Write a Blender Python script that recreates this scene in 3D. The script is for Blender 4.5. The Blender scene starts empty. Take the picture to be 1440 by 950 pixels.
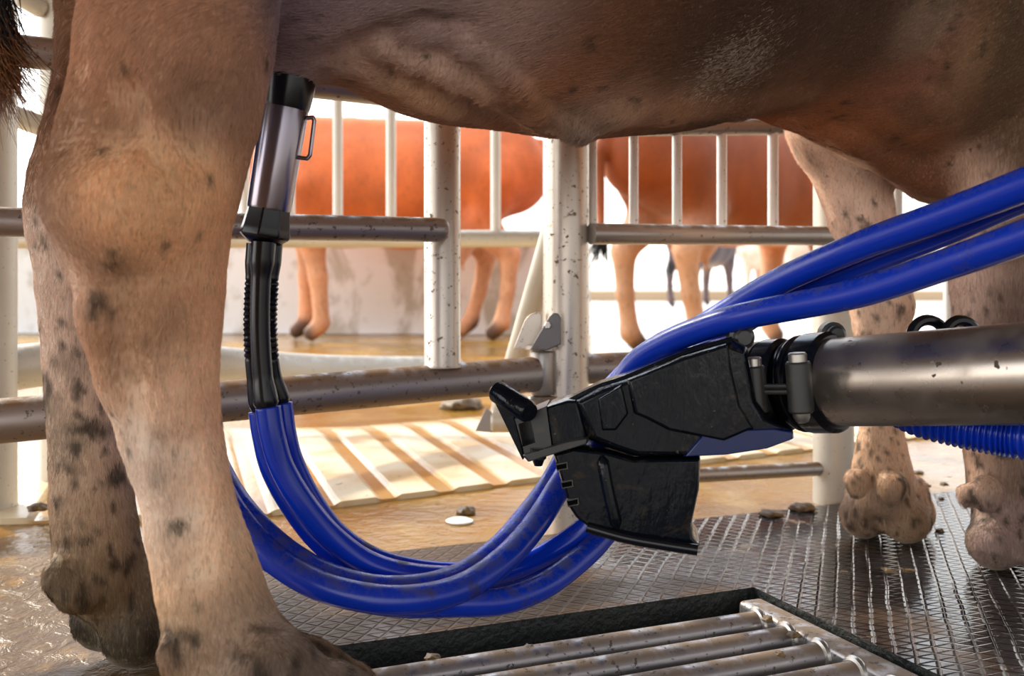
import bpy, bmesh, math, random
import numpy as np
from mathutils import Vector, Matrix
random.seed(7); rng = np.random.default_rng(7)
S = bpy.context.scene
COL = S.collection
F, H, HOR = 1400.0, 0.40, 392.0      # focal length (px), eye height, horizon row of a 1440x950 frame

def P(px, py, Y):
    return np.array([(px - 720.0) / F * Y, Y, H - (py - HOR) / F * Y])
def G(px, py, z=0.0):
    Y = F * (H - z) / (py - HOR)
    return P(px, py, Y)

# ------------------------------------------------------------------ materials
def srgb(r, g, b):
    f = lambda c: (c / 12.92 if c <= .04045 else ((c + .055) / 1.055) ** 2.4)
    return tuple(f(v / 255.0) for v in (r, g, b)) + (1.0,)

class Mat:
    def __init__(s, name, color=(.5, .5, .5, 1), rough=.5, metal=0.0, spec=.5, coat=0.0):
        s.m = bpy.data.materials.new(name); s.m.use_nodes = True
        s.nt = s.m.node_tree; s.b = s.nt.nodes['Principled BSDF']
        s.b.inputs['Specular IOR Level'].default_value = spec
        s.b.inputs['Coat Weight'].default_value = coat
        s.b.inputs['Coat Roughness'].default_value = .12
        tc = s.nt.nodes.new('ShaderNodeTexCoord'); s.tc = tc.outputs['Object']
        s.spec = s.val(spec); s.col = s.rgb(color); s.rough = s.val(rough); s.metal = s.val(metal)
        s.height = None
    def N(s, t): return s.nt.nodes.new(t)
    def L(s, a, b): s.nt.links.new(a, b)
    def rgb(s, c):
        n = s.N('ShaderNodeRGB'); n.outputs[0].default_value = c; return n.outputs[0]
    def val(s, v):
        n = s.N('ShaderNodeValue'); n.outputs[0].default_value = v; return n.outputs[0]
    def math(s, op, a, b=0.0, clamp=False):
        n = s.N('ShaderNodeMath'); n.operation = op; n.use_clamp = clamp
        for i, v in enumerate((a, b)):
            if isinstance(v, (int, float)): n.inputs[i].default_value = v
            else: s.L(v, n.inputs[i])
        return n.outputs[0]
    def mapr(s, x, lo, hi, a=0.0, b=1.0):
        n = s.N('ShaderNodeMapRange'); n.clamp = True; n.interpolation_type = 'SMOOTHSTEP'
        s.L(x, n.inputs[0])
        for i, v in zip((1, 2, 3, 4), (lo, hi, a, b)): n.inputs[i].default_value = v
        return n.outputs[0]
    def noise(s, scale, detail=3, stretch=(1, 1, 1), rough=.55, dist=0.0, off=(0, 0, 0), rot=(0, 0, 0)):
        mp = s.N('ShaderNodeMapping'); s.L(s.tc, mp.inputs[0])
        mp.inputs['Scale'].default_value = stretch; mp.inputs['Location'].default_value = off
        mp.inputs['Rotation'].default_value = rot
        n = s.N('ShaderNodeTexNoise'); s.L(mp.outputs[0], n.inputs['Vector'])
        n.inputs['Scale'].default_value = scale; n.inputs['Detail'].default_value = detail
        n.inputs['Roughness'].default_value = rough; n.inputs['Distortion'].default_value = dist
        return n.outputs['Fac']
    def normal_z(s):
        g = s.N('ShaderNodeNewGeometry'); x = s.N('ShaderNodeSeparateXYZ'); s.L(g.outputs['Normal'], x.inputs[0])
        return x.outputs[2]
    def attr(s, name, fac=False):
        n = s.N('ShaderNodeAttribute'); n.attribute_name = name
        return n.outputs['Fac'] if fac else n.outputs['Color']
    def mixc(s, a, b, f):
        n = s.N('ShaderNodeMix'); n.data_type = 'RGBA'
        if isinstance(f, (int, float)): n.inputs[0].default_value = f
        else: s.L(f, n.inputs[0])
        for i, v in ((6, a), (7, b)):
            if isinstance(v, tuple): n.inputs[i].default_value = v
            else: s.L(v, n.inputs[i])
        return n.outputs[2]
    def mixv(s, a, b, f):
        n = s.N('ShaderNodeMix'); s.L(f, n.inputs[0])
        for i, v in ((2, a), (3, b)):
            if isinstance(v, (int, float)): n.inputs[i].default_value = v
            else: s.L(v, n.inputs[i])
        return n.outputs[0]
    def layer(s, f, color=None, rough=None, metal=None, spec=None):
        if spec is not None: s.spec = s.mixv(s.spec, spec, f)
        if color is not None: s.col = s.mixc(s.col, color, f)
        if rough is not None: s.rough = s.mixv(s.rough, rough, f)
        if metal is not None: s.metal = s.mixv(s.metal, metal, f)
        return s
    def bump(s, h, strength=.3, dist=.002):
        n = s.N('ShaderNodeBump'); n.inputs['Strength'].default_value = strength
        n.inputs['Distance'].default_value = dist; s.L(h, n.inputs['Height'])
        if s.height is not None: s.L(s.height, n.inputs['Normal'])
        s.height = n.outputs[0]; return s
    def done(s):
        s.L(s.spec, s.b.inputs['Specular IOR Level']); s.L(s.col, s.b.inputs['Base Color']); s.L(s.rough, s.b.inputs['Roughness']); s.L(s.metal, s.b.inputs['Metallic'])
        if s.height is not None: s.L(s.height, s.b.inputs['Normal'])
        return s.m

def galvanised(name, base, dirt_top=.9, spots=.62, dirt=(.20, .105, .035, 1), metal=.75, rough=.36, spotcol=(.06, .035, .015, 1)):
    m = Mat(name, base, rough, metal)
    n = m.noise(9, 4); m.layer(m.math('MULTIPLY', m.mapr(n, .35, .75), .35), tuple(c * .72 for c in base[:3]) + (1,), rough + .12)
    if dirt_top:
        nz = m.mapr(m.normal_z(), .35, .85); nn = m.mapr(m.noise(40, 5), .33, .55)
        m.layer(m.math('MULTIPLY', m.math('MULTIPLY', nz, nn), dirt_top), dirt, .75, .05)
    sp = m.mapr(m.noise(95, 4, rough=.65), spots + .02, spots + .07)
    m.layer(m.math('MULTIPLY', sp, .8), spotcol, .7, 0.0)
    sp2 = m.mapr(m.noise(150, 2, off=(3, 1, 2)), .68, .73)
    m.layer(m.math('MULTIPLY', sp2, .7), spotcol, .7, 0.0)
    m.bump(m.noise(60, 4), .15, .001)
    return m.done()

M = {}
M['steel'] = galvanised('galvanised_steel', srgb(176, 170, 164))
M['pale_steel'] = galvanised('pale_galvanised_steel', srgb(206, 200, 188), .35, .70, (.32, .2, .09, 1), .35, .45, (.16, .1, .04, 1))
M['post_steel'] = galvanised('post_steel', srgb(204, 194, 182), .4, .585, (.26, .16, .07, 1), .85, .34, (.13, .08, .035, 1))
M['dirty_rail'] = galvanised('mud_covered_rail', srgb(158, 150, 146), 1.0, .58, (.19, .095, .03, 1), .7, .38)
M['white_bar'] = galvanised('white_bar_steel', srgb(232, 230, 226), 0, .72, metal=.15, rough=.4, spotcol=(.2, .12, .05, 1))
M['bar_steel'] = galvanised('drain_bar_steel', srgb(176, 172, 174), .8, .58, (.2, .12, .05, 1), .8, .3, (.035, .025, .012, 1))

m = Mat('brushed_stainless', srgb(150, 144, 154), .22, .92)
m.bump(m.noise(300, 2, (1, 1, .03)), .06, .0005); M['stainless'] = m.done()
m = Mat('arm_tube_steel', srgb(176, 166, 156), .27, .95)
d = m.mapr(m.noise(14, 5), .42, .7); m.layer(m.math('MULTIPLY', d, .6), (.2, .15, .11, 1), .55, .4)
sp = m.mapr(m.noise(70, 2), .68, .72); m.layer(sp, (.06, .04, .025, 1), .6, 0.0)
m.bump(m.noise(180, 2), .05, .0005); M['arm_steel'] = m.done()
m = Mat('black_rubber', (.005, .006, .010, 1), .22, 0, .38)
m.bump(m.noise(200, 3), .06, .0005); M['rubber'] = m.done()
m = Mat('wet_black_plastic', (.003, .005, .009, 1), .13, 0, .24)
d = m.mapr(m.noise(22, 6, rough=.7, dist=1.2), .53, .70); m.layer(m.math('MULTIPLY', d, .5), (.07, .048, .022, 1), .45)
d = m.mapr(m.noise(190, 3), .70, .75); m.layer(m.math('MULTIPLY', d, .5), (.16, .12, .07, 1), .6)
m.bump(m.noise(26, 5, (1, 1, .35), rough=.6), .5, .004).bump(m.noise(90, 3), .2, .001); M['plastic'] = m.done()
m = Mat('grey_clamp_plastic', (.035, .036, .036, 1), .35); d = m.mapr(m.noise(60, 4), .55, .7)
m.layer(m.math('MULTIPLY', d, .5), (.09, .07, .045, 1), .6); M['clamp'] = m.done()
m = Mat('bolt_metal', srgb(190, 186, 180), .32, .9); M['bolt'] = m.done()
m = Mat('blue_hose_rubber', (.003, .034, .45, 1), .24, 0, .5)
nz = m.mapr(m.normal_z(), .1, .95); nn = m.mapr(m.noise(60, 6, rough=.75), .42, .62)
m.layer(m.math('MULTIPLY', m.math('MULTIPLY', nz, nn), .62), (.075, .07, .085, 1), .65)
d = m.mapr(m.noise(16, 4, rough=.65, off=(1, 2, 0)), .62, .70); m.layer(m.math('MULTIPLY', d, .6), (.045, .03, .016, 1), .6)
M['blue'] = m.done()
m = Mat('clean_blue_hose', (.003, .036, .47, 1), .2, 0, .5); d = m.mapr(m.noise(90, 3), .70, .75)
m.layer(m.math('MULTIPLY', d, .5), (.06, .05, .05, 1), .5)
d = m.mapr(m.noise(16, 4, rough=.65, off=(.4, 1, 0)), .64, .71); m.layer(m.math('MULTIPLY', d, .75), (.05, .032, .014, 1), .6)
M['blue_clean'] = m.done()

# wet muddy concrete floor
m = Mat('wet_muddy_concrete', (.30, .150, .014, 1), .3, 0, .26)
m.layer(m.mapr(m.noise(2.2, 4), .42, .62), (.24, .105, .010, 1), .10, spec=.42)
m.layer(m.math('MULTIPLY', m.mapr(m.noise(6, 5, off=(3, 3, 0)), .5, .7), .7), (.40, .24, .06, 1), .3)
m.layer(m.mapr(m.noise(45, 4, off=(2, 0, 0)), .64, .70), (.10, .055, .02, 1), .5)
m.layer(m.mapr(m.noise(1.7, 2, off=(7, 1, 0)), .5, .56), None, .05)
g_ = m.N('ShaderNodeNewGeometry'); sp_ = m.N('ShaderNodeSeparateXYZ'); m.L(g_.outputs['Position'], sp_.inputs[0])
near = m.math('MULTIPLY', m.mapr(sp_.outputs[0], -.15, -.4, 0.0, 1.0), m.mapr(sp_.outputs[1], 1.75, 1.3, 0.0, 1.0))      # mud trodden behind the cow
trod = m.math('MULTIPLY', m.mapr(m.math('ADD', m.noise(16, 6, rough=.65, off=(2, 8, 0)), m.math('MULTIPLY', near, .25)), .55, .72), near)
m.layer(m.math('MULTIPLY', trod, .85), (.085, .040, .008, 1), .4, spec=.25)
m.bump(m.noise(38, 5, rough=.6), .45, .006); m.bump(m.math('MULTIPLY', m.noise(30, 4, rough=.6, dist=.8), near), .5, .012); M['floor'] = m.done()
m = Mat('yard_concrete', (.62, .56, .50, 1), .4, 0, .5)
m.layer(m.mapr(m.noise(1.2, 5), .45, .65), (.45, .38, .32, 1), .2); m.bump(m.noise(20, 4), .3, .01); M['yard'] = m.done()
m = Mat('pale_grooved_concrete', (.72, .60, .40, 1), .42, 0, .5)
m.layer(m.math('MULTIPLY', m.mapr(m.noise(5, 5), .45, .68), .75), (.52, .33, .12, 1), .25)
m.layer(m.mapr(m.noise(50, 4), .66, .72), (.2, .12, .04, 1), .5)
at = m.attr('groove', True); m.layer(m.math('MULTIPLY', at, .85), (.42, .22, .05, 1), .12)
m.bump(m.noise(50, 4), .3, .003); M['slab'] = m.done()
m = Mat('stained_concrete_wall', (.72, .69, .64, 1), .8, 0, .3)
m.layer(m.math('MULTIPLY', m.mapr(m.noise(2.6, 6, (1.3, 1, .7), dist=.6), .48, .62), .75), (.36, .30, .21, 1))
m.layer(m.math('MULTIPLY', m.mapr(m.noise(7, 5), .54, .72), .5), (.30, .23, .15, 1)); M['wall'] = m.done()
m = Mat('sky_blocker_sheet', (.30, .25, .2, 1), .7); m.layer(m.mapr(m.noise(1.5, 3), .4, .6), (.22, .18, .14, 1)); M['roof'] = m.done()
m = Mat('dark_pit', (.02, .015, .01, 1), .3); m.layer(m.mapr(m.noise(25, 4), .5, .6), (.06, .05, .015, 1)); M['pit'] = m.done()
m = Mat('cut_rubber_edge', (.010, .013, .012, 1), .5); m.bump(m.noise(120, 4), .8, .004); M['cut_rubber'] = m.done()
m = Mat('dark_blue_reflection', (.002, .014, .09, 1), .2); M['reflection_blue'] = m.done()  # colour of the blue reflection painted under the housing
m = Mat('slot_black', (.001, .001, .001, 1), .9, 0, .1); M['slot_shade'] = m.done()
M['dark_steel'] = galvanised('dark_bracket_steel', srgb(120, 116, 114), .3, .62, rough=.45)
m = Mat('dung', (.10, .055, .02, 1), .55); m.layer(m.mapr(m.noise(80, 4), .45, .6), (.2, .12, .04, 1)); m.bump(m.noise(120, 4), .6, .004); M['dung'] = m.done()
m = Mat('tail_hair_brown', (.16, .06, .02, 1), .55); m.layer(m.mapr(m.noise(200, 2), .4, .6), (.30, .13, .045, 1)); M['hair_brown'] = m.done()
m = Mat('tail_hair_black', (.008, .006, .006, 1), .5); M['hair_black'] = m.done()
m = Mat('white_paint', (.85, .84, .80, 1), .6); m.layer(m.math('MULTIPLY', m.mapr(m.noise(4, 3), .5, .7), .3), (.7, .6, .4, 1)); M['white'] = m.done()
m = Mat('brown_kerb', (.42, .29, .17, 1), .8); M['kerb'] = m.done()

# rubber mat with raised diamonds; u along the stall, v across
TH = math.radians(22.3)
E1 = np.array([math.cos(TH), math.sin(TH)]); E2 = np.array([-math.sin(TH), math.cos(TH)])
OC = np.array([.307, 1.264])
def UV(u, v, z=0.0):
    p = OC + E1 * u + E2 * v
    return (p[0], p[1], z)
m = Mat('studded_rubber_mat', (.012, .012, .015, 1), .13, 0, .62)
mp = m.N('ShaderNodeMapping'); m.L(m.tc, mp.inputs[0]); mp.inputs['Rotation'].default_value = (0, 0, -TH)
sx = m.N('ShaderNodeSeparateXYZ'); m.L(mp.outputs[0], sx.inputs[0])
wob = m.math('MULTIPLY', m.noise(14, 2), .25)
u = m.math('ADD', m.math('MULTIPLY', sx.outputs[0], 1 / .027), wob); v = m.math('MULTIPLY', sx.outputs[1], 1 / .0155)
def tri(x):
    f = m.math('FRACT', m.math('ADD', x, 100.0)); return m.math('MULTIPLY', m.math('ABSOLUTE', m.math('SUBTRACT', f, .5)), 2.0)
a = tri(m.math('ADD', u, m.math('MULTIPLY', v, .5))); b_ = tri(m.math('SUBTRACT', u, m.math('MULTIPLY', v, .5)))
c_ = tri(v)
ha = m.mapr(a, .72, 1.0); hb = m.mapr(b_, .72, 1.0); hc = m.mapr(c_, .80, 1.0)
groove = m.math('MAXIMUM', m.math('MAXIMUM', ha, hb), m.math('MULTIPLY', hc, .8))
hgt = m.math('SUBTRACT', 1.0, groove)
left = m.mapr(sx.outputs[0], -1.0, -.2, 1.0, 0.0)      # mud trodden in from the rear end of the stall
mud = m.math('MULTIPLY', m.mapr(m.math('ADD', m.noise(5, 5), m.math('MULTIPLY', left, .38)), .60, .82), .92)
m.layer(mud, (.080, .038, .009, 1), .5, spec=.18)
m.layer(m.mapr(m.noise(11, 5, off=(5, 0, 0)), .65, .72), (.19, .115, .04, 1), .5)
m.layer(m.mapr(m.noise(60, 3, off=(1, 0, 0)), .68, .73), (.09, .06, .025, 1), .5)
m.bump(hgt, .7, .0028).bump(m.noise(70, 3), .22, .002); M['mat'] = m.done()

# cow coats: pigment (near cow: fold light and belly shade painted in) comes from the 'coat' attribute, trodden mud from the 'mud' attribute
def coat(name, speck=True, fur=1.0):
    m = Mat(name, (.3, .2, .1, 1), .62, 0, .28)
    m.col = m.attr('coat')
    fine = m.noise(420, 3, (1, 1, .16)); mid = m.noise(60, 4, (1, 1, .4))
    m.col = m.mixc(m.col, (.02, .01, .006, 1), m.math('MULTIPLY', m.mapr(fine, .5, .72), .42 * fur))
    dk = m.mixc(m.col, (.75, .6, .46, 1), m.math('MULTIPLY', m.mapr(fine, .48, .28), .16 * fur)); m.col = dk
    m.col = m.mixc(m.col, (.10, .05, .02, 1), m.math('MULTIPLY', m.mapr(mid, .5, .75), .35))
    if speck:
        wh = m.attr('chaff', True)
        t3 = m.math('ADD', m.noise(260, 2, rough=.8), m.math('MULTIPLY', wh, .26)); f3 = m.mapr(t3, .74, .79)
        m.layer(m.math('MULTIPLY', f3, m.mapr(wh, .05, .4)), (.42, .34, .25, 1), .8)
    m.bump(fine, .32 * fur, .0016).bump(m.noise(900, 2, (1, 1, .22)), .25 * fur, .0006).bump(mid, .25, .003)
    m.b.inputs['Sheen Weight'].default_value = .22; m.b.inputs['Sheen Roughness'].default_value = .4
    m.b.inputs['Sheen Tint'].default_value = (1, .82, .62, 1)
    return m.done()
M['coat'] = coat('brown_cow_coat'); M['far_coat'] = coat('red_cow_coat', False, .4)

# ------------------------------------------------------------------ mesh building
ORG = {}
def base_of(vs):
    a = np.asarray(vs); lo, hi = a.min(0), a.max(0)
    return np.array([(lo[0] + hi[0]) / 2, (lo[1] + hi[1]) / 2, lo[2]])
def tag(o, label=None, cat=None, group=None, kind=None):
    if label: o['label'] = label
    if cat: o['category'] = cat
    if group: o['group'] = group
    if kind: o['kind'] = kind
    return o
def thing(name, loc, label, cat, group=None):
    o = bpy.data.objects.new(name, None); COL.objects.link(o)
    o.empty_display_size = .05; o.location = tuple(loc); ORG[o] = np.array(loc, float)
    return tag(o, label, cat, group)
class MB:
    def __init__(s): s.v = []; s.f = []
    def add(s, vs, fs):
        n = len(s.v); s.v += [tuple(map(float, p)) for p in vs]; s.f += [tuple(i + n for i in f) for f in fs]; return s
    def build(s, name, mat, parent=None, angle=35, bevel=0, seg=2, sub=0):
        org = base_of(s.v)
        me = bpy.data.meshes.new(name)
        me.from_pydata([tuple(np.array(p) - org) for p in s.v], [], s.f); me.update()
        bm = bmesh.new(); bm.from_mesh(me); bmesh.ops.recalc_face_normals(bm, faces=bm.faces); bm.to_mesh(me); bm.free()
        me.shade_smooth()
        if angle < 180: me.set_sharp_from_angle(angle=math.radians(angle))
        me.materials.append(mat)
        o = bpy.data.objects.new(name, me); COL.objects.link(o); ORG[o] = org
        if parent is not None:
            o.parent = parent; o.location = tuple(org - ORG[parent])
        else: o.location = tuple(org)
        if bevel:
            md = o.modifiers.new('bevel', 'BEVEL'); md.width = bevel; md.segments = seg; md.limit_method = 'ANGLE'; md.angle_limit = math.radians(32)
            md.harden_normals = False
        if sub:
            md = o.modifiers.new('sub', 'SUBSURF'); md.levels = sub; md.render_levels = sub
        return o
def catmull(pts, n=8):
    p = np.asarray(pts, float)
    q = np.vstack([2 * p[0] - p[1], p, 2 * p[-1] - p[-2]]); out = []
    for i in range(1, len(q) - 2):
        for k in range(n):
            t = k / n; a, b, c, d = q[i - 1], q[i], q[i + 1], q[i + 2]
            out.append(.5 * ((2 * b) + (-a + c) * t + (2 * a - 5 * b + 4 * c - d) * t * t + (-a + 3 * b - 3 * c + d) * t ** 3))
    out.append(p[-1]); return np.array(out)
def tube(path, radii, seg=18, caps=True, closed=False):
    p = np.asarray(path, float); n = len(p)
    if np.isscalar(radii): radii = [radii] * n
    T = np.gradient(p, axis=0)
    for i in range(n):
        if np.linalg.norm(T[i]) < 1e-9: T[i] = T[i - 1]
    T /= np.linalg.norm(T, axis=1)[:, None]
    up = np.array([0, 0, 1.0]) if abs(T[0][2]) < .9 else np.array([1.0, 0, 0])
    N = np.cross(T[0], up); N /= np.linalg.norm(N); vs = []; fs = []
    for i in range(n):
        if i:
            N = N - T[i] * np.dot(N, T[i]); N /= np.linalg.norm(N)
        B = np.cross(T[i], N)
        for k in range(seg):
            a = 2 * math.pi * k / seg
            vs.append(p[i] + radii[i] * (math.cos(a) * N + math.sin(a) * B))
    for i in range(n - 1):
        for k in range(seg):
            k2 = (k + 1) % seg
            fs.append((i * seg + k, i * seg + k2, (i + 1) * seg + k2, (i + 1) * seg + k))
    if caps:
        fs.append(tuple(range(seg))[::-1]); fs.append(tuple((n - 1) * seg + k for k in range(seg)))
    return vs, fs
def rod(a, b, r, seg=24, round_end=(0, 0)):
    a, b = np.array(a, float), np.array(b, float); d = b - a; Ln = np.linalg.norm(d); d /= Ln
    ts = [(0.0, r)]; ts_end = [(Ln, r)]
    if round_end[0]: ts = [(0, r * .55), (r * .12, r * .8), (r * .35, r * .95), (r * .7, r)]
    if round_end[1]: ts_end = [(Ln - r * .7, r), (Ln - r * .35, r * .95), (Ln - r * .12, r * .8), (Ln, r * .55)]
    prof = ts + ts_end
    return tube([a + d * t for t, _ in prof], [q for _, q in prof], seg)
def lathe(a, b, prof, seg=28):
    """profile of (fraction along a->b, radius)"""
    a, b = np.array(a, float), np.array(b, float); T = (b - a)
    n = len(prof); d = T / np.linalg.norm(T)
    up = np.array([0, 0, 1.0]) if abs(d[2]) < .9 else np.array([1.0, 0, 0])
    N = np.cross(d, up); N /= np.linalg.norm(N); B = np.cross(d, N); vs = []; fs = []
    for t, r in prof:
        for k in range(seg):
            q = 2 * math.pi * k / seg; vs.append(a + T * t + r * (math.cos(q) * N + math.sin(q) * B))
    for i in range(n - 1):
        for k in range(seg):
            k2 = (k + 1) % seg; fs.append((i * seg + k, i * seg + k2, (i + 1) * seg + k2, (i + 1) * seg + k))
    fs.append(tuple(range(seg))[::-1]); fs.append(tuple((n - 1) * seg + k for k in range(seg)))
    return vs, fs
def ring(c, axis, R, r, width, seg=40):
    """band clamp: a hollow rounded band of outer radius R"""
    c = np.array(c, float); ax = np.array(axis, float); ax /= np.linalg.norm(ax)
    up = np.array([0, 0, 1.0]); N = np.cross(ax, up); N /= np.linalg.norm(N); B = np.cross(ax, N)
    w = width / 2; prof = [(-w, r), (-w, R - .004), (-w * .7, R), (w * .7, R), (w, R - .004), (w, r)]
    vs, fs = [], []; n = len(prof)
    for k in range(seg):
        q = 2 * math.pi * k / seg; e = math.cos(q) * N + math.sin(q) * B
        for x, rr in prof: vs.append(c + ax * x + e * rr)
    for k in range(seg):
        k2 = (k + 1) % seg
        for j in range(n):
            j2 = (j + 1) % n; fs.append((k * n + j, k * n + j2, k2 * n + j2, k2 * n + j))
    return vs, fs
def torus(c, axis, R, r, seg=32, ts=10):
    c = np.array(c, float); ax = np.array(axis, float); ax /= np.linalg.norm(ax)
    up = np.array([0, 0, 1.0]) if abs(ax[2]) < .9 else np.array([1.0, 0, 0])
    N = np.cross(ax, up); N /= np.linalg.norm(N); B = np.cross(ax, N); vs, fs = [], []
    for k in range(seg):
        q = 2 * math.pi * k / seg; e = math.cos(q) * N + math.sin(q) * B
        for j in range(ts):
            w = 2 * math.pi * j / ts; vs.append(c + e * (R + r * math.cos(w)) + ax * r * math.sin(w))
    for k in range(seg):
        for j in range(ts):
            k2, j2 = (k + 1) % seg, (j + 1) % ts; fs.append((k * ts + j, k2 * ts + j, k2 * ts + j2, k * ts + j2))
    return vs, fs
def shell(outline, yf, layers):
    """closed solid through inset copies of one outline; layers = (depth behind the face, inset fraction)"""
    o = np.array(outline, float); c = o.mean(0); n = len(o); vs, fs = [], []
    for dy, ins in layers:
        for p in o:
            q = c + (p - c) * (1 - ins); w = P(q[0], q[1], yf(q[0])); w = w + np.array([.15 * dy, dy, 0]); vs.append(w)
    for i in range(len(layers) - 1):
        for k in range(n):
            k2 = (k + 1) % n; fs.append((i * n + k, i * n + k2, (i + 1) * n + k2, (i + 1) * n + k))
    fs.append(tuple(range(n))[::-1]); fs.append(tuple((len(layers) - 1) * n + k for k in range(n)))
    return vs, fs
def obox(c, ax, ay, az):
    c = np.array(c, float); ax, ay, az = (np.array(q, float) for q in (ax, ay, az))
    vs = [c + i * ax + j * ay + k * az for i in (-1, 1) for j in (-1, 1) for k in (-1, 1)]
    fs = [(0, 1, 3, 2), (4, 6, 7, 5), (0, 4, 5, 1), (2, 3, 7, 6), (0, 2, 6, 4), (1, 5, 7, 3)]
    return vs, fs

def vnoise(X, sc, seed=0, octs=3):
    X = np.asarray(X, float) * sc; out = 0; amp = 1.0; tot = 0
    for o in range(octs):
        q = X * 2 ** o + seed * 17.3 + o * 5.1; i = np.floor(q).astype(np.int64); f = q - i; f = f * f * (3 - 2 * f); acc = 0
        for a in (0, 1):
            for b in (0, 1):
                for c in (0, 1):
                    h = (i[:, 0] + a) * 73856093 ^ (i[:, 1] + b) * 19349663 ^ (i[:, 2] + c) * 83492791
                    h = (h ^ (h >> 13)) * 1274126177 & 0x7fffffff; h = ((h ^ (h >> 16)) & 0xffff) / 65535.0
                    acc = acc + h * (f[:, 0] if a else 1 - f[:, 0]) * (f[:, 1] if b else 1 - f[:, 1]) * (f[:, 2] if c else 1 - f[:, 2])
        out = out + acc * amp; tot += amp; amp *= .55
    return out / tot
def sstep(x, a, b):
    t = np.clip((x - a) / (b - a), 0, 1); return t * t * (3 - 2 * t)
def soil(V, C, mud):
    """dried mud spattered on the coat: thin smears and small flecks"""
    W = V * np.array([1, 1, .62])
    a = sstep(vnoise(W, 62, 1, 4) + mud * .20 - .07, .67, .72); b = sstep(vnoise(W, 150, 2, 3) + mud * .16 - .05, .70, .75)
    c = sstep(vnoise(W, 20, 3, 3) + mud * .16 - .06, .58, .74) * .4
    lum = (C @ np.array([.3, .55, .15]))[:, None]; C = (C * .84 + lum * np.array([1.06, .99, .92]) * .16) * np.array([1.60, 1.72, 1.92]); C = C * np.minimum(1, .80 / C.max(1))[:, None]; C = C * (1 - c[:, None]) + np.array([.085, .055, .026]) * c[:, None]
    k = np.maximum(a, b)[:, None] * .85
    tone = .86 + .30 * vnoise(V * np.array([1, 1, .45]), 34, 5, 3) ; C = C * tone[:, None]
    return C * (1 - k) + np.array([.030, .020, .011]) * k

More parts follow.
